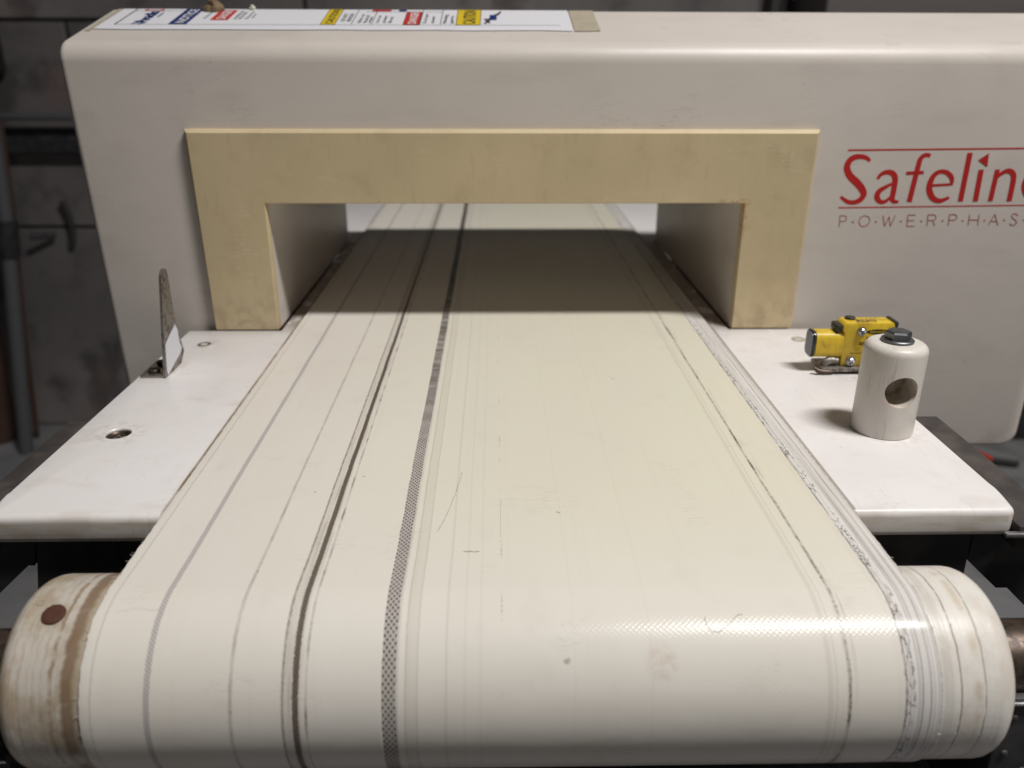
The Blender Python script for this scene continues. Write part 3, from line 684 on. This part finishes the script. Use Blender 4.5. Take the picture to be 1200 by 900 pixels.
cb = bmesh.new(); box(cb, -170.3, 172.9, -60, 400, -40, 94.6)
cut = link('cutter', cb, None, None, smooth=0)
md = head.modifiers.new('tunnel', 'BOOLEAN'); md.object = cut; md.solver = 'EXACT'; md.operation = 'DIFFERENCE'
bpy.context.view_layer.update()
me = bpy.data.meshes.new_from_object(head.evaluated_get(bpy.context.evaluated_depsgraph_get()))
head.modifiers.clear(); head.data = me; bpy.data.objects.remove(cut)
for p_ in me.polygons: p_.use_smooth = True
me.set_sharp_from_angle(angle=math.radians(30))
# tunnel liner: three walls, sticking out at the far side
IX0, IX1, IZ = -163.4, 166.0, 87.7
bm = bmesh.new(); prism(bm, [(IX0-6.8, -2.6), (IX0, -2.6), (IX0, IZ), (IX1, IZ), (IX1, -2.6), (IX1+6.8, -2.6), (IX1+6.8, IZ+6.8), (IX0-6.8, IZ+6.8)], 'Y', 7.2, 306)
link('tunnel_liner', bm, MT['paint'], det, smooth=0)
# tan surround
def arch(y0, y1, o_, i_):
    b = bmesh.new()
    loop = [(-209.6-o_*0.5, -2.4), (-209.6-o_, 135.3+o_), (211.6+o_, 135.3+o_), (211.6+o_, -2.4), (IX1+i_, -2.4), (IX1+i_, IZ+i_), (IX0-i_, IZ+i_), (IX0-i_, -2.4)]
    return loop
A = arch(0, 0, -2.2, 0.9); B = arch(0, 0, 0, 0.0)
bm = bmesh.new(); layers = []
def flare(x, z): return x + (math.copysign(1, x)*max(0, z)/137*(3.4 if x < 0 else 1.8) if abs(x) > 190 else 0)
for y, lp in ((-0.0, A), (2.6, B), (7.0, B)): layers.append([bm.verts.new((flare(p_[0], p_[1]), y, p_[1]+(1.4 if p_[1] > 120 else 0))) for p_ in lp])
for a, b in zip(layers, layers[1:]):
    for i in range(8): bm.faces.new((a[i], b[i], b[(i+1) % 8], a[(i+1) % 8]))
def cap(l):
    bm.faces.new((l[0], l[1], l[6], l[7])); bm.faces.new((l[1], l[2], l[5], l[6])); bm.faces.new((l[2], l[3], l[4], l[5]))
cap(layers[0]); cap(layers[2])
sur = link('tunnel_surround', bm, MT['frame'], det, smooth=20)
# red lettering on the face
LOGO= {"rule": [[[235.5, 123.1, 1.13], [369.7, 124.5, 1.13]], [[234.8, 84.0, 0.85], [377.8, 85.8, 0.85]]], "S": [[[251.9, 115.9, 1.98], [249.1, 118.0, 2.82], [244.3, 118.9, 3.39], [240.0, 118.0, 3.95], [237.2, 115.2, 4.24], [236.7, 110.9, 4.52], [239.7, 105.8, 4.8], [244.9, 101.5, 5.08], [249.3, 97.1, 4.8], [251.2, 93.1, 4.24], [249.1, 89.3, 3.67], [244.8, 87.7, 3.11], [240.2, 88.4, 2.82], [235.2, 91.7, 1.98]]], "a": [[[259.4, 103.7, 1.98], [260.5, 106.3, 2.54], [263.9, 108.3, 3.11], [268.4, 108.0, 3.67], [271.4, 104.4, 3.95], [271.9, 96.4, 3.95], [271.8, 90.5, 3.67], [273.4, 88.4, 2.82], [276.7, 88.1, 1.98]], [[270.8, 101.0, 1.69], [266.3, 98.6, 2.54], [261.6, 95.2, 3.67], [261.0, 91.2, 3.95], [263.6, 88.3, 3.11], [267.3, 88.4, 2.54], [271.5, 92.3, 1.98]]], "f": [[[293.3, 119.5, 2.54], [289.6, 120.0, 2.82], [286.7, 117.3, 3.39], [286.0, 111.6, 3.67], [284.3, 88.0, 3.67]], [[278.6, 107.7, 2.26], [290.7, 108.3, 2.26]]], "e": [[[295.7, 99.3, 1.69], [311.5, 100.2, 1.69]], [[311.9, 99.6, 1.98], [311.2, 104.4, 3.11], [306.8, 108.3, 3.11], [301.5, 108.7, 2.82], [297.6, 105.1, 3.67], [296.6, 97.8, 4.24], [300.0, 91.2, 3.95], [305.8, 88.8, 3.11], [312.0, 91.2, 1.98]], [[362.8, 100.2, 1.69], [378.6, 101.0, 1.69]], [[379.0, 100.5, 1.98], [378.1, 105.3, 3.11], [373.5, 109.2, 3.11], [368.2, 109.6, 2.82], [364.4, 106.0, 3.67], [363.7, 98.7, 4.24], [367.5, 92.1, 3.95], [373.3, 89.7, 3.11], [379.4, 92.1, 1.98]]], "l": [[[320.4, 121.5, 3.67], [320.5, 88.5, 3.67]]], "i": [[[330.6, 110.2, 3.67], [331.1, 88.5, 3.67]]], "n": [[[342.0, 110.3, 3.39], [341.7, 88.7, 3.39]], [[342.0, 103.7, 1.69], [345.0, 107.4, 2.54], [349.5, 109.5, 3.11], [353.3, 107.7, 3.53], [354.8, 102.9, 3.67], [355.1, 88.7, 3.67]]]}
TRI= [(333.5, 121.3), (327.0, 116.6), (334.4, 112.1)]
SMALL= [[[237.4, 70.5], [236.8, 78.3], [240.4, 78.3], [241.6, 77.4], [241.7, 75.3], [240.4, 74.4], [237.1, 74.4]], [[254.1, 78.5], [251.5, 76.9], [250.8, 73.8], [252.5, 71.2], [255.0, 70.6], [257.6, 71.8], [258.7, 74.9], [257.5, 77.5], [254.1, 78.5]], [[267.4, 78.6], [269.8, 70.8], [271.9, 77.8], [273.9, 70.8], [276.2, 78.6]], [[290.6, 78.8], [285.1, 78.8], [285.6, 70.9], [291.1, 70.9]], [[285.4, 74.9], [290.4, 74.9]], [[300.1, 71.1], [299.4, 79.0], [303.7, 79.0], [305.3, 78.0], [305.4, 76.0], [303.8, 75.0], [299.8, 75.0]], [[303.5, 74.9], [305.7, 71.1]], [[315.4, 71.2], [314.6, 79.2], [318.6, 79.2], [320.1, 78.2], [320.2, 76.1], [318.8, 75.2], [315.0, 75.2]], [[329.1, 79.3], [329.6, 71.4]], [[335.9, 79.3], [336.4, 71.4]], [[329.4, 75.3], [336.1, 75.3]], [[344.0, 71.5], [347.0, 79.5], [351.0, 71.5]], [[345.2, 74.3], [349.3, 74.3]], [[363.9, 78.4], [362.1, 79.6], [360.0, 79.6], [359.2, 78.0], [360.8, 76.3], [363.2, 75.0], [364.0, 72.8], [362.5, 71.6], [360.4, 71.6], [359.1, 73.1]], [[377.9, 79.8], [373.0, 79.8], [374.0, 71.8], [379.0, 71.8]], [[373.5, 75.8], [378.0, 75.8]]]
DOTS= [(246.6, 73.9), (263.0, 74.1), (280.8, 74.3), (295.4, 74.4), (310.6, 74.6), (324.9, 74.7), (340.5, 74.9), (354.7, 75.0), (368.9, 75.2)]

def onface(a, b, l): return Vector((a, 5.93-l, b))
bm = bmesh.new(); lift = 0.0
for ch, strokes in LOGO.items():
    for st_ in strokes:
        lift += 0.012; ribbon(bm, smooth_path([tuple(p_) for p_ in st_], 4) if len(st_) > 2 else st_, onface, lift)
bm.faces.new([bm.verts.new(onface(a, b, lift+0.02)) for a, b in TRI])
link('red_lettering', bm, MT['red'], det, smooth=0)
bm = bmesh.new(); lift = 0.0
for st_ in SMALL:
    for s0, s1 in zip(st_, st_[1:]): lift += 0.0015; ribbon(bm, [(*s0, 0.62), (*s1, 0.62)], onface, lift)
for a, b in DOTS:
    bm.faces.new([bm.verts.new(onface(a+0.75*math.cos(t*math.pi/4), b+0.75*math.sin(t*math.pi/4), 0.01)) for t in range(8)])
link('small_red_lettering', bm, MT['fadedred'], det, smooth=0)
# warning label wrapped over the sloping top
SA = math.radians(14.5)
def onslope(X_, t, l=0.0):
    if t <= 0: return Vector((X_, 100+t*math.cos(SA)-l*math.sin(SA), 213+t*math.sin(SA)+l*math.cos(SA)))
    return Vector((X_, 100+t, 213+l))
def patch(X0, X1, t0, t1, l, mat, name, parent, wav=0.0):
    b = bmesh.new(); ts = [t0]+[t for t in (-30, -5, -2, 0, 2, 5) if t0 < t < t1]+[t1]; rows = []
    xs = [X0+(X1-X0)*i/(14 if wav else 1) for i in range((14 if wav else 1)+1)]
    for t in ts: rows.append([b.verts.new(onslope(x, t+(wav*mnoise.noise((x*0.03, 0, 0)) if t == t0 else 0), l+(0.0 if abs(t) > 1 else -0.0))) for x in xs])
    for a, c_ in zip(rows, rows[1:]):
        for i in range(len(xs)-1): b.faces.new((a[i], a[i+1], c_[i+1], c_[i]))
    return link(name, b, mat, parent, smooth=0)
lab = patch(-279, 48, -60, 45, 0.55, MT['paper'], 'warning_label', det, 2.0)
lab['label'] = 'white warning label with blue, red and yellow boxes'
tp = patch(49, 67, -60, 45, 0.55, MT['tape'], 'label_tape', det, 2.5)
patch(-283, -279.5, -64, 0, 0.45, MT['tape'], 'label_tape', det)
def lines(segs, mat=MT['ink'], name='printed_line', wd=0.7):
    for i, (x0, t0, x1, t1) in enumerate(segs):
        b = bmesh.new(); ribbon(b, [(x0, t0, wd), (x1, t1, wd)], lambda a, c_, l: onslope(a, c_, l), 0.80+0.006*i)
        link(name, b, mat, lab, smooth=0)
lines([(-268.5, -47.5, 40, -46.0)], wd=0.5); lines([(-268.5, -47.5, -268.5, -1)], wd=0.8)
lines([(-106.0, -45, -106.0, -1), (-92.0, -45, -92.0, -1), (-58.4, -45, -58.4, -1), (-44.0, -45, -44.0, -1), (-268, -7, -228, -7), (-100, -7.5, -60, -7.5), (-57, -7.5, -44, -7.5)], wd=0.5)
def colour_box(x0, x1, t0, t1, mat, name, text=None, tcol=None, edge=True):
    o_ = patch(x0, x1, t0, t1, 0.74, mat, name, lab)
    if edge: lines([(x0, t0, x0, min(t1, -0.5)), (x1, t0, x1, min(t1, -0.5)), (x0, t0, x1, t0)], wd=0.45)
    if text: slope_text(text, x1-(x1-x0)*0.22, t0+2.5, (x1-x0)*0.72, tcol, min(-1, t1)-t0-4, 0.82, bold=0.02)
    return o_
def slope_text(s_, X_, t, size, mat, width, l=0.80, bold=0.0):
    # baseline runs up the slope (away from the viewer), letters' tops point to -X
    b = text_bm(s_, 1.0, Matrix.Identity(4), 1.0, 0.0, bold); mx = max([v_.co.x for v_ in b.verts]+[0.01])
    for v_ in b.verts:
        a, h_ = v_.co.x/mx*width, v_.co.y*size; v_.co = onslope(X_-h_, t+a, l)
    return link('printed_text', b, mat, lab, smooth=0)
colour_box(-232.5, -220, -46, -0.5, MT['navy'], 'blue_box', 'NOTICE', MT['white'], False)
colour_box(-207, -194.5, -34, -4, MT['redp'], 'red_box', 'DANGER', MT['white'], False)
colour_box(-127.5, -117.5, -46, -0.5, MT['yel'], 'yellow_box', 'CAUTION', MT['ink'])
colour_box(-70, -58.8, -46, -7, MT['redp'], 'red_box', 'DANGER', MT['white'])
colour_box(-33, -16, -46, -0.5, MT['yel'], 'yellow_box', 'CAUTION', MT['ink'])
slope_text('Avadis', -249.5, -43, 12, MT['navy'], 34, bold=0.03)
lines([(-246, -26, -246, -12)], MT['navy'], 'logo_underline', 1.0)
lines([(-257.5, -46, -254, -41)], MT['navy'], 'logo_tick', 1.6); lines([(-253, -47, -249, -41)], MT['navy'], 'logo_tick', 1.6)
patch(-262, -248, -6.5, -2.2, 0.74, MT['redp'], 'red_patch', lab); patch(-259.5, -250.5, -5.4, -3.2, 0.8, MT['paper'], 'patch_window', lab)
patch(-96, -82, -5.8, -1, 0.74, MT['redp'], 'red_patch', lab); patch(-76.5, -70.8, -5.8, -1, 0.74, MT['navy'], 'blue_patch', lab)
for X_, t, s_, sz, wd in ((-211, -30, 'Keep clear', 3.2, 22), (-189, -32, 'HAZARDOUS', 3.4, 26), (-185.6, -32, 'VOLTAGE', 3.4, 22), (-181, -31, 'Disconnect', 3.4, 24), (-112.0, -37, 'DO NOT', 4.2, 24), (-107.6, -37, 'REMOVE', 4.2, 24),
                     (-100, -41, 'Before use', 3.6, 26), (-96.0, -41, 'Read all', 3.6, 22), (-93.0, -41, 'notes', 3.4, 18), (-87.5, -41, 'Lock out', 3.6, 22), (-83, -41, 'power', 3.6, 22), (-78.5, -41, 'first', 3.6, 18),
                     (-54, -42, 'Do not open', 4, 28), (-48.6, -42, 'cover', 4, 22), (-39.8, -42, 'Moving', 4, 26), (-35.2, -42, 'parts', 4, 22), (-178, -28, 'power', 2.6, 14)):
    slope_text(s_, X_, t, sz, MT['ink'], wd)
# small safety pictogram right of the last yellow box
lines([(-13, -42, -9, -30), (-9.5, -40, -13, -28), (-12, -30, -8, -26)], MT['ink'], 'pictogram_line', 1.8)
patch(-9.5, -4.5, -31, -16, 0.78, MT['navy'], 'pictogram_box', lab); lines([(-4, -17, -1.5, -5), (-6, -16, -3, -11)], MT['ink'], 'pictogram_line', 1.6)
# dirt clods on the ridge
def clod(p, sz, mat, name, label, seed):
    b = bmesh.new(); bmesh.ops.create_icosphere(b, subdivisions=3, radius=1)
    for v_ in b.verts:
        n_ = 1+0.55*mnoise.noise(v_.co*1.3+Vector((seed, 0, 0)))+0.25*mnoise.noise(v_.co*3.5+Vector((0, seed, 0)))
        v_.co = Vector((v_.co.x*sz[0]*(1-0.4*max(0, v_.co.z)), v_.co.y*sz[1], v_.co.z*sz[2]))*n_
        v_.co += Vector(p)
    return tag(link(name, b, mat, loc=p), label, 'debris')
clod((-212.0, 94, 213.8), (7.0, 5, 7.5), MT['brown'], 'dirt_clod', 'crumpled brown clod stuck on the edge of the warning label', 2.0)
clod((-184.5, 98, 214.6), (1.8, 1.6, 1.9), MT['cream'], 'dirt_clod', 'tiny pale crumb on the top ridge right of the brown clod', 5.0)
# support column behind, reaching the floor
bm = bmesh.new(); box(bm, 240, 330, 70, 190, FZ, -104.4, 6); link('support_column', bm, MT['rail'], det)

# ================================================================== THINGS BOLTED ON THE BED
# --- white post on the right
PX, PY_ = 201.6, -172.6
post = thing('guide_post', 'white plastic post with a round side hole and dark bolt on top', 'post', (PX, PY_, -3))
bm = bmesh.new(); lathe(bm, rprof(15.7, -2.95, 46.8, 4.4, 6, 0.8), (PX, PY_, 0), 'Z', 72)
body = link('post_body', bm, MT['post'], post, loc=(PX, PY_, 0))
cb = bmesh.new(); lathe(cb, [(0, -40), (8.4, -40), (8.4, 0), (7.8, 1.6), (0, 2)], (PX, PY_, 24), 'Y', 48)
cut = link('cutter', cb, None, None, smooth=0)
md = body.modifiers.new('hole', 'BOOLEAN'); md.object = cut; md.solver = 'EXACT'
bpy.context.view_layer.update()
me = bpy.data.meshes.new_from_object(body.evaluated_get(bpy.context.evaluated_depsgraph_get()))
body.modifiers.clear(); body.data = me; bpy.data.objects.remove(cut)
for p_ in me.polygons: p_.use_smooth = True
me.set_sharp_from_angle(angle=math.radians(30))
bm = bmesh.new(); lathe(bm, [(0, 46.9), (7.8, 46.9), (8.1, 47.2), (8.1, 48.0), (7.7, 48.4), (0, 48.4)], (PX, PY_, 0), 'Z', 40); link('washer', bm, MT['bolt'], post)
bm = bmesh.new(); lathe(bm, [(0, 48.4), (6.2, 48.4), (6.4, 48.7), (6.4, 51.6), (5.7, 52.5), (4.6, 52.8), (0, 52.8)], (0, 0, 0), 'Z', 6)
bmesh.ops.transform(bm, matrix=Matrix.Translation((PX, PY_, 0)) @ Matrix.Rotation(0.78, 4, 'Z'), verts=bm.verts); link('bolt_head', bm, MT['bolt'], post, smooth=20)
# --- yellow photoelectric sensor
sn = thing('photoelectric_sensor', 'grimy yellow photoelectric sensor on a steel foot behind the white post', 'sensor', (225, -84, -3))
Y0, Y1 = -90.0, -77.0
bm = bmesh.new(); prism(bm, [(211, 1.6), (211, 23.4), (209.5, 25), (209.5, 28.0), (211.5, 29.9), (240.5, 29.9), (242.5, 27.7), (242.5, 1.6)], 'Y', Y0, Y1)
bmesh.ops.bevel(bm, geom=bm.edges[:], offset=0.6, segments=2, affect='EDGES', profile=0.5)
hs = link('housing', bm, MT['yellow'], sn)
bm = bmesh.new(); poly = []
for cx, cz, a0 in ((0, 7.2, 0), (0, 7.2, 90), (0, -7.2, 180), (0, -7.2, 270)):
    pass
def rr(hy, hz, r, k=5):
    out = []
    for sx, sz, a0 in ((1, 1, 0), (-1, 1, 90), (-1, -1, 180), (1, -1, 270)):
        for i in range(k+1):
            a = math.radians(a0+90*i/k); out.append((sx*(hy-r)+r*math.cos(a), sz*(hz-r)+r*math.sin(a)))
    return out
cy, cz = (Y0+Y1)/2, 15.0
bm = bmesh.new(); prism(bm, [(cy+a, cz+b) for a, b in rr(6.3, 8.4, 4.2)], 'X', 194.0, 211.4); link('lens_barrel', bm, MT['yellow'], sn)
bm = bmesh.new(); prism(bm, [(cy+a, cz+b) for a, b in rr(6.5, 8.6, 4.2)], 'X', 191.6, 193.9)
bmesh.ops.bevel(bm, geom=[e for e in bm.edges if len(e.link_faces) == 2 and e.calc_face_angle() > 1], offset=0.7, segments=2, affect='EDGES'); link('lens', bm, MT['lens'], sn)
bm = bmesh.new(); box(bm, 206.0, 209.4, Y0+1, Y1-1, 23.5, 28.0, 0.8); link('lens_collar', bm, MT['dark'], sn)
bm = bmesh.new(); box(bm, 241.2, 243.6, Y0-0.3, Y1+0.3, 24.4, 30.6, 0.7); link('end_cap', bm, MT['dark'], sn)
bm = bmesh.new(); lathe(bm, rprof(3.2, 29.7, 31.5, 0.7, 3), (216.5, cy+2.5, 0), 'Z', 24); link('adjuster_knob', bm, MT['dark'], sn)
def hexscrew(x, z, r, parent):
    b = bmesh.new(); lathe(b, [(0, -0.1), (r*1.35, -0.1), (r*1.35, 0.7), (0, 0.7)], (0, 0, 0), 'Z', 24)
    bmesh.ops.transform(b, matrix=Matrix.Translation((x, Y0, z)) @ Matrix.Rotation(math.pi/2, 4, 'X'), verts=b.verts); s_ = link('screw_washer', b, MT['steel'], parent)
    b = bmesh.new(); lathe(b, [(0, 1.4), (r*0.4, 1.4), (r*0.45, 2.2), (r*0.8, 2.5), (r, 2.0), (r, 0.6)], (0, 0, 0), 'Z', 20)
    bmesh.ops.transform(b, matrix=Matrix.Translation((x, Y0, z)) @ Matrix.Rotation(math.pi/2, 4, 'X'), verts=b.verts); link('screw', b, MT['chrome'], parent)
hexscrew(221.0, 24.6, 2.2, sn); hexscrew(217.0, 5.0, 2.4, sn)
# printing on the housing
bm = bmesh.new(); bm.faces.new([bm.verts.new((231.8+7.6*math.cos(a*math.pi/12), Y0-0.08, 24.2+1.7*math.sin(a*math.pi/12))) for a in range(24)]); link('black_oval', bm, MT['ink'], sn, smooth=0)
def face_text(s_, x, z, size, mat, width, y=Y0-0.14, name='printed_text', bold=0.0):
    b = text_bm(s_, 1.0, Matrix.Identity(4), 1.0, 0, bold); mx = max(v_.co.x for v_ in b.verts)
    for v_ in b.verts: v_.co = Vector((x+v_.co.x/mx*width, y, z+v_.co.y*size))
    return link(name, b, mat, sn, smooth=0)
face_text('BANNER', 226.4, 23.4, 2.3, MT['yel'], 11)
face_text('MINI-BEAM', 224.6, 19.6, 1.9, MT['ink'], 17, bold=0.02)
face_text('SM312', 220.5, 15.6, 2.9, MT['ink'], 13, bold=0.02)
for z, x, wd in ((12.6, 225, 14), (10.6, 224.4, 15), (8.6, 224, 15), (6.6, 226, 12), (3.9, 227, 12)): face_text('10-30V DC', x, z, 1.5, MT['ink'], wd)
lb = bmesh.new(); ribbon(lb, [(216, 10.2, 0.35), (220, 10.0, 0.35), (223, 10.6, 0.35)], lambda a, b_, l: Vector((a, Y0-0.1, b_))); link('printed_line', lb, MT['ink'], sn, smooth=0)
bm = text_bm('RU', 1, Matrix.Identity(4), 1, 0, 0.03)
for v_ in bm.verts: v_.co = Vector((218.5+v_.co.x*6.2, Y0+2.6+v_.co.y*6.5, 30.02))
link('printed_mark', bm, MT['ink'], sn, smooth=0)
bm = bmesh.new(); ring = [(229.5+2.2*math.cos(a*math.pi/9), Y0+5+2.5*math.sin(a*math.pi/9), 0.7) for a in range(17)]
ribbon(bm, ring, lambda a, b_, l: Vector((a, b_, 30.02))); ribbon(bm, [(228.4, Y0+5, 0.8), (231, Y0+5, 0.8)], lambda a, b_, l: Vector((a, b_, 30.05)))
ribbon(bm, [(234, Y0+6.3, 0.35), (239.5, Y0+6.3, 0.35)], lambda a, b_, l: Vector((a, b_, 30.02))); link('printed_mark', bm, MT['ink'], sn, smooth=0)
# foot bracket
bm = bmesh.new(); box(bm, 198, 246, -93.5, -74, -1.2, 1.5, 0.9); ft = link('mounting_foot', bm, MT['dullsteel'], sn)
bm = bmesh.new(); tube(bm, [(193.8, -92.0, 1.2), (196.0, -93.0, -0.2), (200, -93.3, -0.8), (206, -93.3, -0.9)], [1.1, 1.5, 1.4, 1.0], 10); link('foot_lip', bm, MT['shaft'], ft)
bm = bmesh.new(); tube(bm, [(200.5, -88.5, 1.0), (201.6, -88.5, 3.6), (204.5, -88.0, 5.0), (209.5, -88.0, 4.2)], [2.0, 2.6, 2.8, 2.4], 12); link('foot_tab', bm, MT['dullsteel'], ft)
bm = bmesh.new(); box(bm, 214, 252, -90, -76, -2.95, -1.25, 0.3); link('foot_contact_shadow', bm, MT['dark'], ft)  # dark slab standing in for the contact shadow under the foot
# --- bent steel bracket on the left
br = thing('steel_bracket', 'upright tapered steel bracket with white tape patch on the left bed', 'bracket', (-212, -78, -3))
def onplate(y, z, l=0.0): return Vector((-210.3+(z+3)*0.095+l, y, z))
TH2 = 1.5
prof = [(-94.5, -2.9), (-94.2, 10), (-93.6, 30), (-92.2, 58.5)]
for i in range(7): a = math.pi*(1-i/6); prof.append((-87.2+5.0*math.cos(a), 60.2+4.4*math.sin(a)))
prof += [(-76.0, 37), (-71.5, 25), (-66.5, 13), (-61.2, 3.5), (-67.5, -2.9)]
bm = bmesh.new(); Aa = [bm.verts.new(onplate(*p_)) for p_ in prof]; Bb = [bm.verts.new(onplate(*p_, -TH2)) for p_ in prof]
bm.faces.new(Aa); bm.faces.new(Bb[::-1])
for i in range(len(prof)): bm.faces.new((Aa[i], Bb[i], Bb[(i+1) % len(prof)], Aa[(i+1) % len(prof)]))
bmesh.ops.bevel(bm, geom=[e for e in bm.edges if e.calc_face_angle(0) > 1.2], offset=0.3, segments=2, affect='EDGES')
up = link('upright', bm, MT['dullsteel'], br)
bm = bmesh.new(); tp_ = [(-92.8, 1.5), (-92.9, 18.0), (-91, 19.5), (-84, 22.5), (-75.0, 26.0), (-71.5, 21.0), (-69.5, 13), (-66.2, 7.0), (-68.5, 4.6), (-80, 1.4), (-91, -2.2)]
f_ = [bm.verts.new(onplate(y, z, 0.28)) for y, z in tp_]; bm.faces.new(f_); bm.faces.new([bm.verts.new(onplate(y, z, 0.05)) for y, z in tp_][::-1]); link('tape_patch', bm, MT['foil'], br, smooth=0)
for y, z, r in ((-86.8, 57.5, 0.9), (-82.0, 35, 0.8)):
    bm = bmesh.new(); bm.faces.new([bm.verts.new(onplate(y+r*math.cos(a*math.pi/6), z+r*math.sin(a*math.pi/6), 0.05)) for a in range(12)]); link('drill_hole', bm, MT['ink'], up, smooth=0)
bm = bmesh.new(); ribbon(bm, [(-86, 44, 0.3), (-86.4, 40, 0.5), (-85.4, 38, 0.3)], lambda a, b_, l: onplate(a, b_, 0.06)); link('scratch', bm, MT['ink'], up, smooth=0)
bm = bmesh.new(); box(bm, -226.5, -211.0, -94, -66, -2.95, -1.3, 0.5); fo = link('foot', bm, MT['steel'], br)
for y in (-88, -74):
    bm = bmesh.new(); lathe(bm, rprof(3.6, -1.3, 1.2, 1.0, 4), (-219.5, y, 0), 'Z', 24); s_ = link('screw', bm, MT['shaft'], fo)
    bm = bmesh.new(); box(bm, -222.2, -216.8, y-0.5, y+0.5, 1.4, 1.75, 0.1, 1); link('screw_slot', bm, MT['dark'], s_)
